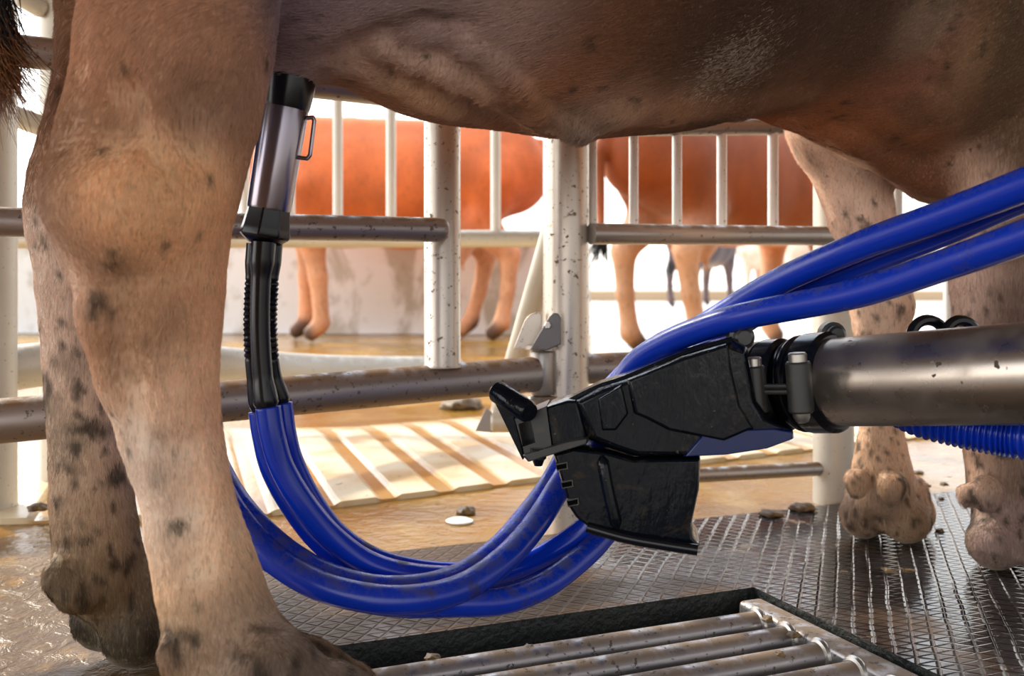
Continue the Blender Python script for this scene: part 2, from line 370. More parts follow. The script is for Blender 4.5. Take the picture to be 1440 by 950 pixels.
# ------------------------------------------------------------------ bodies as signed distance fields
class SDF:
    def __init__(s): s.p = []
    def cap(s, a, b, ra, rb, k=.02, op=1, n=None, st=1.0):
        s.p.append((np.array(a, float), np.array(b, float), ra, rb, k, op, None if n is None else np.array(n, float), st)); return s
    def ball(s, c, r, k=.02, op=1, n=None, st=1.0): return s.cap(c, c, r, r, k, op, n, st)
    def chain(s, pts, rad, **kw):
        for i in range(len(pts) - 1): s.cap(pts[i], pts[i + 1], rad[i], rad[i + 1], **kw)
        return s
    @staticmethod
    def dist(X, pr):
        a, b, ra, rb, k, op, n, st = pr
        pa = X - a.astype(np.float32); ba = b - a
        if n is not None:
            pa = pa + ((st - 1) * (pa @ n.astype(np.float32)))[..., None] * n.astype(np.float32); ba = ba + (st - 1) * np.dot(ba, n) * n
        bb = float(ba @ ba)
        if bb < 1e-12: return np.sqrt((pa * pa).sum(-1)) - ra
        h = np.clip(pa @ ba.astype(np.float32) / bb, 0, 1)
        q = pa - h[..., None] * ba.astype(np.float32)
        return np.sqrt((q * q).sum(-1)) - (ra + (rb - ra) * h)
    @staticmethod
    def comb(d, e, k, op):
        if op == 1:
            h = np.maximum(k - np.abs(d - e), 0) / k; return np.minimum(d, e) - h * h * k * .25
        e = -e; h = np.maximum(k - np.abs(d - e), 0) / k; return np.maximum(d, e) + h * h * k * .25
    def eval(s, X):
        X = np.asarray(X, np.float32); d = np.full(X.shape[:-1], 9.0, np.float32)
        for pr in s.p: d = s.comb(d, s.dist(X, pr), pr[4], pr[5])
        return d
    def trace(s, px, py):
        o = np.array([0, 0, H]); w = P(px, py, 1.0) - o; w /= np.linalg.norm(w); t = .3
        for _ in range(90):
            d = float(s.eval((o + w * t)[None])[0]); t += d * .8
            if d < .0006: return o + w * t
            if t > 2.4: break
        return None
    def mesh(s, lo, hi, res):
        lo = np.array(lo, float); dims = np.ceil((np.array(hi) - lo) / res).astype(int) + 1
        ax = [(lo[i] + res * np.arange(dims[i])).astype(np.float32) for i in range(3)]
        D = np.full(dims, .2, np.float32)
        for pr in s.p:
            a, b, ra, rb, k, op, n, st = pr; R = max(ra, rb) * (1 / min(st, 1.0)) + k + 3 * res
            l = np.maximum(((np.minimum(a, b) - R - lo) / res).astype(int), 0); h = np.minimum(((np.maximum(a, b) + R - lo) / res).astype(int) + 2, dims)
            if (h <= l).any(): continue
            sl = tuple(slice(l[i], h[i]) for i in range(3))
            X = np.stack(np.meshgrid(*[ax[i][l[i]:h[i]] for i in range(3)], indexing='ij'), -1)
            D[sl] = s.comb(D[sl], s.dist(X, pr), k, op)
        I = D < 0
        c = np.zeros(np.array(dims) - 1, np.int8)
        for i in (0, 1):
            for j in (0, 1):
                for q in (0, 1): c += I[i:dims[0] - 1 + i, j:dims[1] - 1 + j, q:dims[2] - 1 + q]
        act = np.argwhere((c > 0) & (c < 8)); idx = np.full(c.shape, -1, np.int64); idx[tuple(act.T)] = np.arange(len(act))
        acc = np.zeros((len(act), 3)); cnt = np.zeros(len(act))
        offs = [np.array(o) for o in ((0, 0, 0), (1, 0, 0), (0, 1, 0), (0, 0, 1), (1, 1, 0), (1, 0, 1), (0, 1, 1), (1, 1, 1))]
        for A in range(8):
            for B in range(A + 1, 8):
                df = offs[B] - offs[A]
                if np.abs(df).sum() != 1: continue
                va = D[tuple((act + offs[A]).T)]; vb = D[tuple((act + offs[B]).T)]; m = (va < 0) != (vb < 0)
                t = np.where(m, va / np.where(m, va - vb, 1), 0)
                acc[m] += (offs[A] + t[:, None] * df)[m]; cnt[m] += 1
        V = lo + res * (act + acc / cnt[:, None]); Q = []
        for axis in range(3):
            u_, v_ = [(1, 2), (2, 0), (0, 1)][axis]
            e = [slice(None)] * 3; e2 = [slice(None)] * 3; e[axis] = slice(0, -1); e2[axis] = slice(1, None)
            ch = np.argwhere(I[tuple(e)] != I[tuple(e2)])
            ch = ch[(ch[:, u_] > 0) & (ch[:, v_] > 0) & (ch[:, u_] < dims[u_] - 1) & (ch[:, v_] < dims[v_] - 1)]
            du = np.zeros(3, int); du[u_] = 1; dv = np.zeros(3, int); dv[v_] = 1
            q = np.stack([idx[tuple((ch - du - dv).T)], idx[tuple((ch - dv).T)], idx[tuple(ch.T)], idx[tuple((ch - du).T)]], -1)
            fl = ~I[tuple(ch.T)]; q[fl] = q[fl][:, ::-1]; Q.append(q)
        return V, np.vstack(Q)

def body_object(name, sdf, lo, hi, res, mat, anchors, mudf=None, chafff=None, origin=None, parent=None, jitter=0):
    V, Q = sdf.mesh(lo, hi, res)
    org = np.array(origin if origin is not None else base_of(V))
    me = bpy.data.meshes.new(name); me.vertices.add(len(V)); me.vertices.foreach_set('co', (V - org).astype(np.float32).ravel())
    me.loops.add(len(Q) * 4); me.loops.foreach_set('vertex_index', Q.astype(np.int32).ravel())
    me.polygons.add(len(Q)); me.polygons.foreach_set('loop_start', np.arange(0, len(Q) * 4, 4, dtype=np.int32))
    me.update(calc_edges=True); me.validate(); me.shade_smooth()
    W = np.full(len(V), 1e-9); C = np.zeros((len(V), 3))
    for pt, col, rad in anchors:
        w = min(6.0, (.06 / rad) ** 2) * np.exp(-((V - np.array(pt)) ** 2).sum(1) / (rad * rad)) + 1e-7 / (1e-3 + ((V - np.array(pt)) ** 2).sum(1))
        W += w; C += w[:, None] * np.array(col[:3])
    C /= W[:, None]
    if mudf: C = soil(V, C, mudf(V))
    else: C = np.clip(C * (.62 + .75 * vnoise(V, 5.5, 8, 4))[:, None] * (.85 + .3 * vnoise(V * np.array([1, 1, .3]), 22, 9, 2))[:, None], 0, .9)
    at = me.attributes.new('coat', 'FLOAT_COLOR', 'POINT'); at.data.foreach_set('color', np.hstack([C, np.ones((len(V), 1))]).astype(np.float32).ravel())
    for nm, fn in (('chaff', chafff),):
        a2 = me.attributes.new(nm, 'FLOAT', 'POINT'); a2.data.foreach_set('value', (fn(V) if fn else np.zeros(len(V))).astype(np.float32))
    me.materials.append(mat)
    o = bpy.data.objects.new(name, me); COL.objects.link(o); o.location = tuple(org); ORG[o] = org
    md = o.modifiers.new('smooth', 'SMOOTH'); md.factor = .5; md.iterations = 3
    return o

# ------------------------------------------------------------------ the cow being milked
cow = SDF()
AX = np.array([.937, .536, 0]) / np.hypot(.937, .536); PERP = np.array([-AX[1], AX[0], 0]); HM = np.array([-.31, .90, 0])
def axis_pt(t): return HM + AX * t * 1.079
def zbot(t, py):
    p = axis_pt(t); return H - (py - HOR) / F * p[1]
prof = [(-.22, -190, .24), (-.05, -110, .28), (.10, 60, .31), (.2, 108, .33), (.3, 178, .35), (.4, 194, .36), (.5, 186, .355), (.6, 166, .34), (.7, 168, .32), (.8, 186, .30), (.9, 225, .28), (1.02, 250, .27), (1.14, 235, .22)]
tp, tr = [], []
for t, py, R in prof:
    p = axis_pt(t); z = zbot(t, py) + R + .004; tp.append(np.array([p[0], p[1], z])); tr.append(R)
cow.chain(tp, tr, k=.012, n=PERP, st=1.32)
# neck and head, turned ahead out of the stall
cow.chain([axis_pt(1.12) + [0, 0, .86], axis_pt(1.4) + [0, 0, 1.0], axis_pt(1.55) + [0, 0, 1.06]], [.20, .13, .115], k=.08)
cow.chain([axis_pt(1.55) + [0, 0, 1.06], axis_pt(1.72) + [0, 0, .94], axis_pt(1.86) + [0, 0, .82]], [.115, .09, .06], k=.05)
for sg in (-1, 1):
    q = axis_pt(1.54) + np.array([0, 0, 1.12]) + PERP * sg * .1
    cow.cap(q, q + PERP * sg * .12 + np.array([0, 0, .0]), .03, .02, k=.02)
# brisket keel sagging between the front legs
bq = [P(px, py, Y) + np.array([0, 0, .055]) for px, py, Y in ((1120, 178, 1.33), (1180, 196, 1.36), (1240, 234, 1.40), (1290, 260, 1.41), (1318, 282, 1.42), (1345, 270, 1.45))]
cow.chain(bq, [.055] * 6, k=.02); cow.chain([q + np.array([0, 0, .09]) for q in bq], [.09] * 6, k=.03)
# udder
cow.ball(P(418, -18, .98) + np.array([0, 0.0, 0]), .088, k=.03)
cow.cap(P(470, -45, .97), P(570, -75, 1.0), .085, .07, k=.04)
cow.cap(P(412, 60, .975), P(408, 112, .97), .026, .017, k=.03)

def leg(rows, Yf, n=(0, 1, 0), st=1.0, k=.004, shift=(0, 0, 0)):
    pts, rad = [], []
    for py, l, r in rows:
        Y = Yf(py); R = (r - l) / 2 / F * Y; pts.append(P((l + r) / 2, py, Y) + np.array(shift)); rad.append(R * .985)
    cow.chain(pts, rad, k=k, n=n, st=st)
    return pts, rad
NH = [(-330, 100, 420), (-200, 118, 408), (-60, 122, 398), (0, 122, 390), (60, 113, 383), (100, 110, 374), (150, 101, 365), (200, 86, 350), (250, 76, 338), (290, 72, 327), (320, 80, 322), (350, 94, 319), (400, 116, 315), (450, 126, 311), (500, 139, 307), (550, 153, 306), (600, 167, 310), (640, 180, 316), (690, 198, 325), (740, 205, 338), (780, 213, 353), (820, 220, 367), (860, 228, 380), (900, 234, 398), (945, 238, 420), (990, 248, 440)]
FH = [(-330, 70, 240), (-200, 84, 220), (-60, 84, 210), (0, 82, 205), (60, 82, 200), (100, 80, 200), (150, 72, 190), (200, 59, 180), (250, 44, 170), (290, 38, 165), (320, 40, 160), (340, 46, 155), (400, 53, 150), (450, 58, 150), (500, 62, 152), (550, 66, 158), (600, 70, 165), (650, 72, 176), (700, 73, 185), (740, 76, 191), (780, 79, 198), (808, 84, 205), (835, 108, 214), (870, 132, 226), (895, 146, 236)]
FF = [(170, 1112, 1232), (200, 1122, 1238), (240, 1143, 1250), (300, 1163, 1257), (340, 1180, 1262), (400, 1192, 1277), (430, 1196, 1284), (460, 1200, 1278), (520, 1208, 1268), (590, 1211, 1267), (630, 1205, 1274), (660, 1199, 1281), (700, 1203, 1283)]
NF = [(-260, 1352, 1560), (-120, 1352, 1530), (-40, 1350, 1520), (0, 1345, 1510), (100, 1333, 1490), (150, 1329, 1480), (240, 1338, 1465), (330, 1338, 1455), (400, 1338, 1445), (440, 1342, 1445), (500, 1350, 1440), (580, 1356, 1440), (630, 1357, 1442), (680, 1362, 1446), (725, 1382, 1458)]
ynh = lambda y: .83 if y > 100 else .83 + (100 - y) * .0001
yfh = lambda y: 1.0 + max(0, y - 780) * .0002
nh, nhr = leg(NH, ynh, st=1.12)
fh, fhr = leg(FH, yfh, st=1.05)
yff = lambda y: 1.48; ynf = lambda y: 1.372
ff, ffr = leg(FF, yff); nf, nfr = leg(NF, ynf, st=1.05)
# thighs and shoulders carry the legs into the trunk
cow.cap(nh[0], axis_pt(.02) + PERP * -.13 + np.array([0, 0, .98]), .095, .17, k=.05)
cow.cap(fh[0], axis_pt(.0) + PERP * .13 + np.array([0, 0, .98]), .06, .17, k=.05)
cow.cap(nf[0], axis_pt(.98) + PERP * -.1 + np.array([0, 0, .92]), .08, .15, k=.05)
cow.cap(ff[0], axis_pt(.95) + PERP * .1 + np.array([0, 0, .9]), .06, .14, k=.04)
# feet: two claws, dewclaws behind
def foot(c, yaw, sc=1.0, z0=.008, spread=.029):
    d = np.array([math.cos(yaw), math.sin(yaw), 0]); s_ = np.array([-d[1], d[0], 0])
    for sg in (-1, 1):
        q = np.array([c[0], c[1], 0]) + s_ * sg * spread * sc
        cow.chain([q - d * .030 * sc + np.array([0, 0, z0 + .034 * sc]), q + d * .035 * sc + np.array([0, 0, z0 + .030 * sc]), q + d * .075 * sc + np.array([0, 0, z0 + .018 * sc])],
                  [.034 * sc, .030 * sc, .018 * sc], k=.012)
        cow.cap(q - d * .01 + np.array([0, 0, .075 * sc]), q + d * .02 + np.array([0, 0, .045 * sc]), .029 * sc, .029 * sc, k=.012)
foot(G(1248, 761, .0), math.radians(62), 1.05)
foot(G(1440, 806, .0), math.radians(58), 1.1)
foot(G(205, 928, .0) + np.array([0, .01, 0]), math.radians(50), 1.05)
foot(np.array([nh[-1][0] + .02, .84, 0]), math.radians(30), 1.15)
for gp_, yw in ((G(1248, 761), 62), (G(1440, 806), 58), (G(205, 928), 50)):
    dd = np.array([math.cos(math.radians(yw)), math.sin(math.radians(yw)), 0])
    cow.chain([gp_ - dd * .075 + np.array([0, 0, -.01]), gp_ - dd * .066 + np.array([0, 0, .035]), gp_ - dd * .052 + np.array([0, 0, .066])], [.013, .010, .005], k=.014, op=-1)
def dew(px, py, Y, r, el=(0, 0, -.012)):
    c = P(px, py, Y); cow.cap(c, c + np.array(el), r, r * .8, k=.008)
dew(1205, 675, 1.43, .019); dew(1256, 683, 1.43, .020); dew(1358, 692, 1.335, .013); dew(1388, 690, 1.325, .022)
dew(92, 812, .965, .022, (.010, -.004, -.016)); dew(112, 832, .965, .016, (.004, 0, -.006)); dew(86, 812, 1.0, .016, (0, 0, -.01)); dew(240, 915, .80, .012); 
# hock: point, tendon groove and folds of skin
def on(path, off=0.0, src=None):
    out = []
    for q in path:
        h = (src or cow).trace(*q)
        if h is not None:
            w = h - np.array([0, 0, H]); w /= np.linalg.norm(w); out.append(h - w * off)
    return out
def carve(path, r, off, k=.02):
    p = on(path, off)
    for a, b in zip(p[:-1], p[1:]): cow.cap(a, b, r, r, k=k, op=-1)
def ridge(path, r, off, k=.03, taper=None):
    p = on(path, off)
    n = len(p); rr = [r * (1 if taper is None else (1 - taper * abs(2 * i / max(1, n - 1) - 1))) for i in range(n)]
    for i in range(n - 1): cow.cap(p[i], p[i + 1], rr[i], rr[i + 1], k=k)
folds_base = list(cow.p)
carves = [([(163, 120), (164, 200), (164, 290), (157, 380), (160, 450), (176, 540), (196, 620)], .011, .0045, .012),
          ([(184, 125), (207, 180), (240, 248)], .011, .0045, .012),
          ([(272, 130), (285, 160), (283, 200)], .014, .008, .02),
          ([(118, 20), (112, 90), (98, 190), (84, 260)], .004, .003, .01),
          ([(1350, 20), (1331, 70), (1322, 120), (1330, 172)], .012, .006, .012),
          ([(255, 640), (268, 720), (275, 800)], .014, .009, .02)]
ridges = [([(120, 290), (150, 360), (142, 440), (160, 540)], .010, -.006, .03, .3),
          ([(95, 270), (140, 285), (200, 290), (260, 285)], .016, -.013, .05, .5),
          ([(520, 62), (575, 84), (640, 104), (690, 130), (735, 160), (775, 186)], .014, -.001, .014, .5),
          ([(590, 62), (650, 74), (690, 92), (722, 125), (755, 155), (800, 178)], .013, -.001, .014, .5),
          ([(480, 92), (540, 108), (600, 136), (635, 156)], .012, -.002, .014, .3),
          ([(800, 170), (860, 158), (940, 152), (1040, 148), (1120, 135)], .010, -.006, .03, .4),
          ([(1338, 20), (1322, 80), (1316, 140), (1328, 175)], .013, -.006, .02, .3),
          ([(1150, 178), (1200, 196), (1255, 232), (1300, 262)], .010, -.005, .03, .3),
          ([(800, 184), (815, 186), (832, 185)], .011, -.004, .014, None)]
for pth, r, off, k in carves: carve(pth, r, off, k)
for pth, r, off, k, tp_ in ridges: ridge(pth, r, off, k, tp_)
carve([(560, 74), (620, 88), (665, 112), (705, 145), (740, 176)], .013, .004, .012)
carve([(560, 108), (620, 126), (680, 154), (730, 184)], .012, .003, .012)
carve([(462, 86), (500, 68), (540, 52), (600, 38), (660, 40)], .010, .004, .012)

def A(px, py, col, rad=.06):
    h = cow.trace(px, py)
    return None if h is None else (h, srgb(*col), rad)
anch = [a for a in [  # lit folds, shaded belly and dark claw cleft painted into the coat colours
    A(240, 20, (150, 104, 70)), A(180, 120, (165, 112, 72)), A(300, 100, (152, 106, 76)), A(330, 200, (150, 104, 70)), A(285, 150, (112, 78, 56), .025),
    A(110, 230, (140, 96, 60)), A(200, 220, (160, 110, 72)), A(260, 260, (226, 170, 110), .035), A(150, 280, (222, 168, 112), .03), A(210, 275, (226, 172, 114), .028),
    A(130, 340, (150, 104, 72), .04), A(240, 350, (190, 138, 90)), A(290, 400, (186, 132, 84)), A(220, 430, (150, 104, 66), .03), A(190, 480, (140, 96, 60), .03), A(270, 480, (196, 146, 104)),
    A(255, 560, (205, 168, 130), .04), A(290, 570, (178, 124, 80), .03), A(245, 650, (226, 198, 172), .05), A(300, 680, (184, 136, 88), .03), A(250, 740, (222, 194, 164), .045), A(310, 780, (190, 148, 104), .04),
    A(260, 850, (190, 152, 106), .05), A(340, 850, (140, 110, 86), .03), A(300, 920, (120, 92, 68), .05), A(380, 930, (96, 78, 64), .04), A(250, 935, (110, 84, 62), .03),
    A(100, 60, (128, 84, 48)), A(75, 200, (126, 84, 48), .04), A(60, 280, (132, 96, 66), .04), A(85, 360, (172, 140, 116), .05), A(95, 480, (178, 148, 124), .05), A(110, 600, (170, 140, 112), .05), A(120, 700, (150, 120, 90), .05), A(160, 760, (132, 100, 66), .05),
    A(150, 820, (104, 78, 48), .04), A(100, 830, (92, 74, 48), .03), A(190, 880, (64, 52, 34), .05), A(185, 925, (52, 46, 30), .05),
    A(420, 60, (128, 108, 112), .06), A(480, 40, (126, 104, 106), .07), A(560, 30, (128, 106, 104), .06), A(400, 10, (124, 100, 104), .06), A(640, 30, (126, 98, 90), .05),
    A(520, 90, (170, 124, 78), .05), A(600, 120, (172, 126, 82), .05), A(660, 150, (150, 112, 78), .05), A(740, 185, (158, 110, 68), .05), A(690, 60, (150, 118, 98), .05), A(740, 40, (140, 110, 96), .05),
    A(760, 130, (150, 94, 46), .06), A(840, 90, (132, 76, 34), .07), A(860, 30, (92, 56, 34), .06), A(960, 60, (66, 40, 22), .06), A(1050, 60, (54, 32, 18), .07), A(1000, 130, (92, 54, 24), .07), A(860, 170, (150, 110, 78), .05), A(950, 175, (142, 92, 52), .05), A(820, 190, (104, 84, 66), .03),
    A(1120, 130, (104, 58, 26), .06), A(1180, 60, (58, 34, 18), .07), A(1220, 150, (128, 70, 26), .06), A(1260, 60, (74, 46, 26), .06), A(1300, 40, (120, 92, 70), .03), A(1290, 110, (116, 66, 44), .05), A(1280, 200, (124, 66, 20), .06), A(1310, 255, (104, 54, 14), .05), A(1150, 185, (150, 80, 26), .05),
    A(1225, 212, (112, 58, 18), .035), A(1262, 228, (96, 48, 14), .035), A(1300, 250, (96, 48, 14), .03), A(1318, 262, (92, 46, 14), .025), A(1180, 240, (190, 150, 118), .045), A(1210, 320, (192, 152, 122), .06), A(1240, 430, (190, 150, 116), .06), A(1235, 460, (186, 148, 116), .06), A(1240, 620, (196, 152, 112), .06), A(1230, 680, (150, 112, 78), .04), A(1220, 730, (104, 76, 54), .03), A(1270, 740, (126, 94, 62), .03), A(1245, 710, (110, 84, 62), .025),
    A(1352, 150, (100, 62, 32), .035), A(1400, 150, (78, 48, 24), .04), A(1365, 250, (166, 126, 98), .03), A(1365, 300, (176, 138, 112), .04), A(1365, 420, (172, 134, 110), .05), A(1420, 200, (86, 58, 34), .04), A(1425, 330, (98, 68, 48), .03), A(1425, 430, (90, 62, 46), .03), A(1360, 100, (120, 84, 50), .04), A(1420, 80, (70, 44, 22), .05),
    A(1380, 640, (180, 140, 108), .04), A(1425, 660, (92, 66, 50), .03), A(1400, 740, (130, 100, 86), .03), A(1420, 780, (100, 78, 66), .04)] if a]
for t in (-.1, .2, .5, .8, 1.1):
    anch.append((axis_pt(t) + np.array([0, 0, 1.2]), srgb(110, 66, 34), .25)); anch.append((axis_pt(t) + PERP * -.25 + np.array([0, 0, .95]), srgb(96, 58, 30), .16))
    anch.append((axis_pt(t) + PERP * .25 + np.array([0, 0, .95]), srgb(110, 66, 34), .16))
anch.append((axis_pt(1.6) + np.array([0, 0, 1.0]), srgb(96, 58, 30), .3))
def mudf(V):
    z = V[:, 2]; far = np.clip((V @ PERP - (HM @ PERP) + .0) * 9 + .25, 0, 1)
    legs = np.clip((.52 - z) * 3, 0, .56); hindnear = (V[:, 0] < -.1) & (V[:, 1] < .93)
    r = np.where(hindnear, np.clip((.16 - z) * 3, 0, .40), legs)
    return np.where(z < .12, np.maximum(r, .7), r)
ch_c = cow.trace(1050, 85)
ch_d = cow.trace(1000, 110)
def chafff(V):
    a = np.exp(-((V - ch_c) ** 2).sum(1) / .06 ** 2) if ch_c is not None else 0
    b = np.exp(-((V - ch_d) ** 2).sum(1) / .04 ** 2) if ch_d is not None else 0
    return np.clip(a + .6 * b, 0, 1)
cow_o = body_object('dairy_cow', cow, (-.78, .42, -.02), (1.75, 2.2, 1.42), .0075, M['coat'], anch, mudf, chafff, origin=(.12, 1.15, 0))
vz = np.empty(len(cow_o.data.vertices) * 3, np.float32); cow_o.data.vertices.foreach_get('co', vz); vz = vz.reshape(-1, 3); vz[:, 2] = np.maximum(vz[:, 2], .0095)
cow_o.data.vertices.foreach_set('co', vz.ravel()); cow_o.data.update()
tag(cow_o, 'brown cow standing in the foreground being milked, pale muddy legs, dark brown belly', 'cow')
def fur(o, count, seed=4):
    me = o.data; nv = len(me.vertices); V = np.empty(nv * 3, np.float32); me.vertices.foreach_get('co', V); V = V.reshape(-1, 3).astype(float) + ORG[o]
    Nn = np.empty(nv * 3, np.float32); me.vertex_normals.foreach_get('vector', Nn); Nn = Nn.reshape(-1, 3).astype(float)
    Q = np.empty(len(me.polygons) * 4, np.int32); me.loops.foreach_get('vertex_index', Q); Q = Q.reshape(-1, 4)
    C = np.empty(nv * 4, np.float32); me.attributes['coat'].data.foreach_get('color', C); C = C.reshape(-1, 4)
    ctr = V[Q].mean(1); e = np.cross(V[Q[:, 2]] - V[Q[:, 0]], V[Q[:, 3]] - V[Q[:, 1]]); ar = .5 * np.linalg.norm(e, axis=1); nq = Nn[Q].mean(1)
    rel = ctr - np.array([0, 0, H]); dep = np.maximum(rel[:, 1], .2); px = 720 + F * rel[:, 0] / dep; py = HOR - F * rel[:, 2] / dep
    face = -(nq * rel).sum(1) / np.linalg.norm(rel, axis=1)
    w = ar / dep ** 2 * ((px > -120) & (px < 1560) & (py > -120) & (py < 1060) & (face > -.5) & (ctr[:, 2] > .03))
    rg = np.random.default_rng(seed); f = rg.choice(len(Q), count, p=w / w.sum())
    a, b = rg.random((2, count, 1)); q = V[Q[f]]; root = (q[:, 0] * (1 - a) + q[:, 1] * a) * (1 - b) + (q[:, 3] * (1 - a) + q[:, 2] * a) * b
    qn = Nn[Q[f]].mean(1); qn /= np.linalg.norm(qn, axis=1)[:, None]
    qc = C[Q[f]][:, :, :3]; col = (qc[:, 0] * (1 - a) + qc[:, 1] * a) * (1 - b) + (qc[:, 3] * (1 - a) + qc[:, 2] * a) * b
    tz = sstep(root[:, 2], .50, .62)[:, None]
    fl = np.array([0, 0, -1.0]) * (1 - tz) + (-AX * .85 + np.array([0, 0, -.5])) * tz
    wv = np.stack([vnoise(root, 14, 7 + i, 2) - .5 for i in range(3)], 1); fl = fl + wv * .9 + rg.normal(size=(count, 3)) * .16
    fl -= qn * (fl * qn).sum(1)[:, None]; fl /= np.linalg.norm(fl, axis=1)[:, None] + 1e-9
    L = (.0068 * rg.uniform(.6, 1.25, count) * (1 + .5 * tz[:, 0]))[:, None]
    lift = rg.uniform(.16, .42, count)[:, None]
    p0 = root - qn * .0012; P_ = np.empty((count, 4, 3))
    for k, t in enumerate((0, .33, .67, 1.0)): P_[:, k] = p0 + fl * L * t + qn * (L * lift * (t - .45 * t * t) + .0006)
    col = col * rg.normal(1.12, .17, count).clip(.6, 1.7)[:, None]
    ch = np.empty(nv, np.float32); me.attributes['chaff'].data.foreach_get('value', ch)
    cm = rg.random(count) < .26 * ch[Q[f]].mean(1) ** 2; col[cm] = np.array([.50, .42, .32]) * rg.uniform(.6, 1.2, (cm.sum(), 1))
    hc = bpy.data.hair_curves.new('short_coat_hair'); hc.add_curves([4] * count)
    hc.attributes['position'].data.foreach_set('vector', (P_.reshape(-1, 3) - ORG[o]).astype(np.float32).ravel())
    ra = hc.attributes.get('radius') or hc.attributes.new('radius', 'FLOAT', 'POINT')
    ra.data.foreach_set('value', np.tile(np.array([.00014, .00013, .0001, .00003], np.float32), count))
    ca = hc.attributes.new('coat', 'FLOAT_COLOR', 'CURVE'); ca.data.foreach_set('color', np.hstack([col, np.ones((count, 1))]).astype(np.float32).ravel())
    hm = Mat('short_hair', (.3, .2, .1, 1), .5, 0, .3); hm.col = hm.attr('coat'); hc.materials.append(hm.done())
    h = bpy.data.objects.new('short_coat_hair', hc); COL.objects.link(h); h.parent = o; h['kind'] = 'stuff'
    return h
fur(cow_o, 420000)
# tail hanging beside the hind legs, with its tuft
tb = MB(); tail_path = catmull([axis_pt(-.26) + np.array([0, 0, 1.10]), axis_pt(-.42) + np.array([0, 0, 1.08]), np.array([-.70, .80, .92]), P(-60, -70, .90), P(-25, -20, .90), P(-16, 25, .90)], 8)
tb.add(*tube(tail_path, list(np.linspace(.03, .012, len(tail_path))), 12)); 
tail = tb.build('tail', M['hair_brown'], cow_o)
def strands(name, mat, root, n, spread, length, r, wav, parent, drift=(0, 0), seed=1):
    rg = np.random.default_rng(seed); mb = MB()
    for i in range(n):
        a = rg.normal(size=2) * spread; L = length * rg.uniform(.55, 1.0); d = np.array([drift[0] + rg.normal() * .12 + a[0] * 4, drift[1] + rg.normal() * .1, -1.0]); d /= np.linalg.norm(d)
        p0 = root + np.array([a[0], a[1], rg.uniform(-.01, .02)]); pts = []
        cv = rg.normal(size=3) * wav
        for k in range(6):
            t = k / 5; pts.append(p0 + d * L * t + cv * t * t * L)
        mb.add(*tube(pts, [r, r, r * .9, r * .8, r * .55, r * .12], 4, caps=False))
    return mb.build(name, mat, parent, angle=180)
strands('tail_tuft', M['hair_black'], P(-24, -10, .90), 620, .009, .055, .0007, .25, tail, (.10, 0), 3)
strands('tail_brush', M['hair_brown'], P(-22, 40, .905), 1300, .009, .075, .0005, .3, tail, (.08, 0), 4)

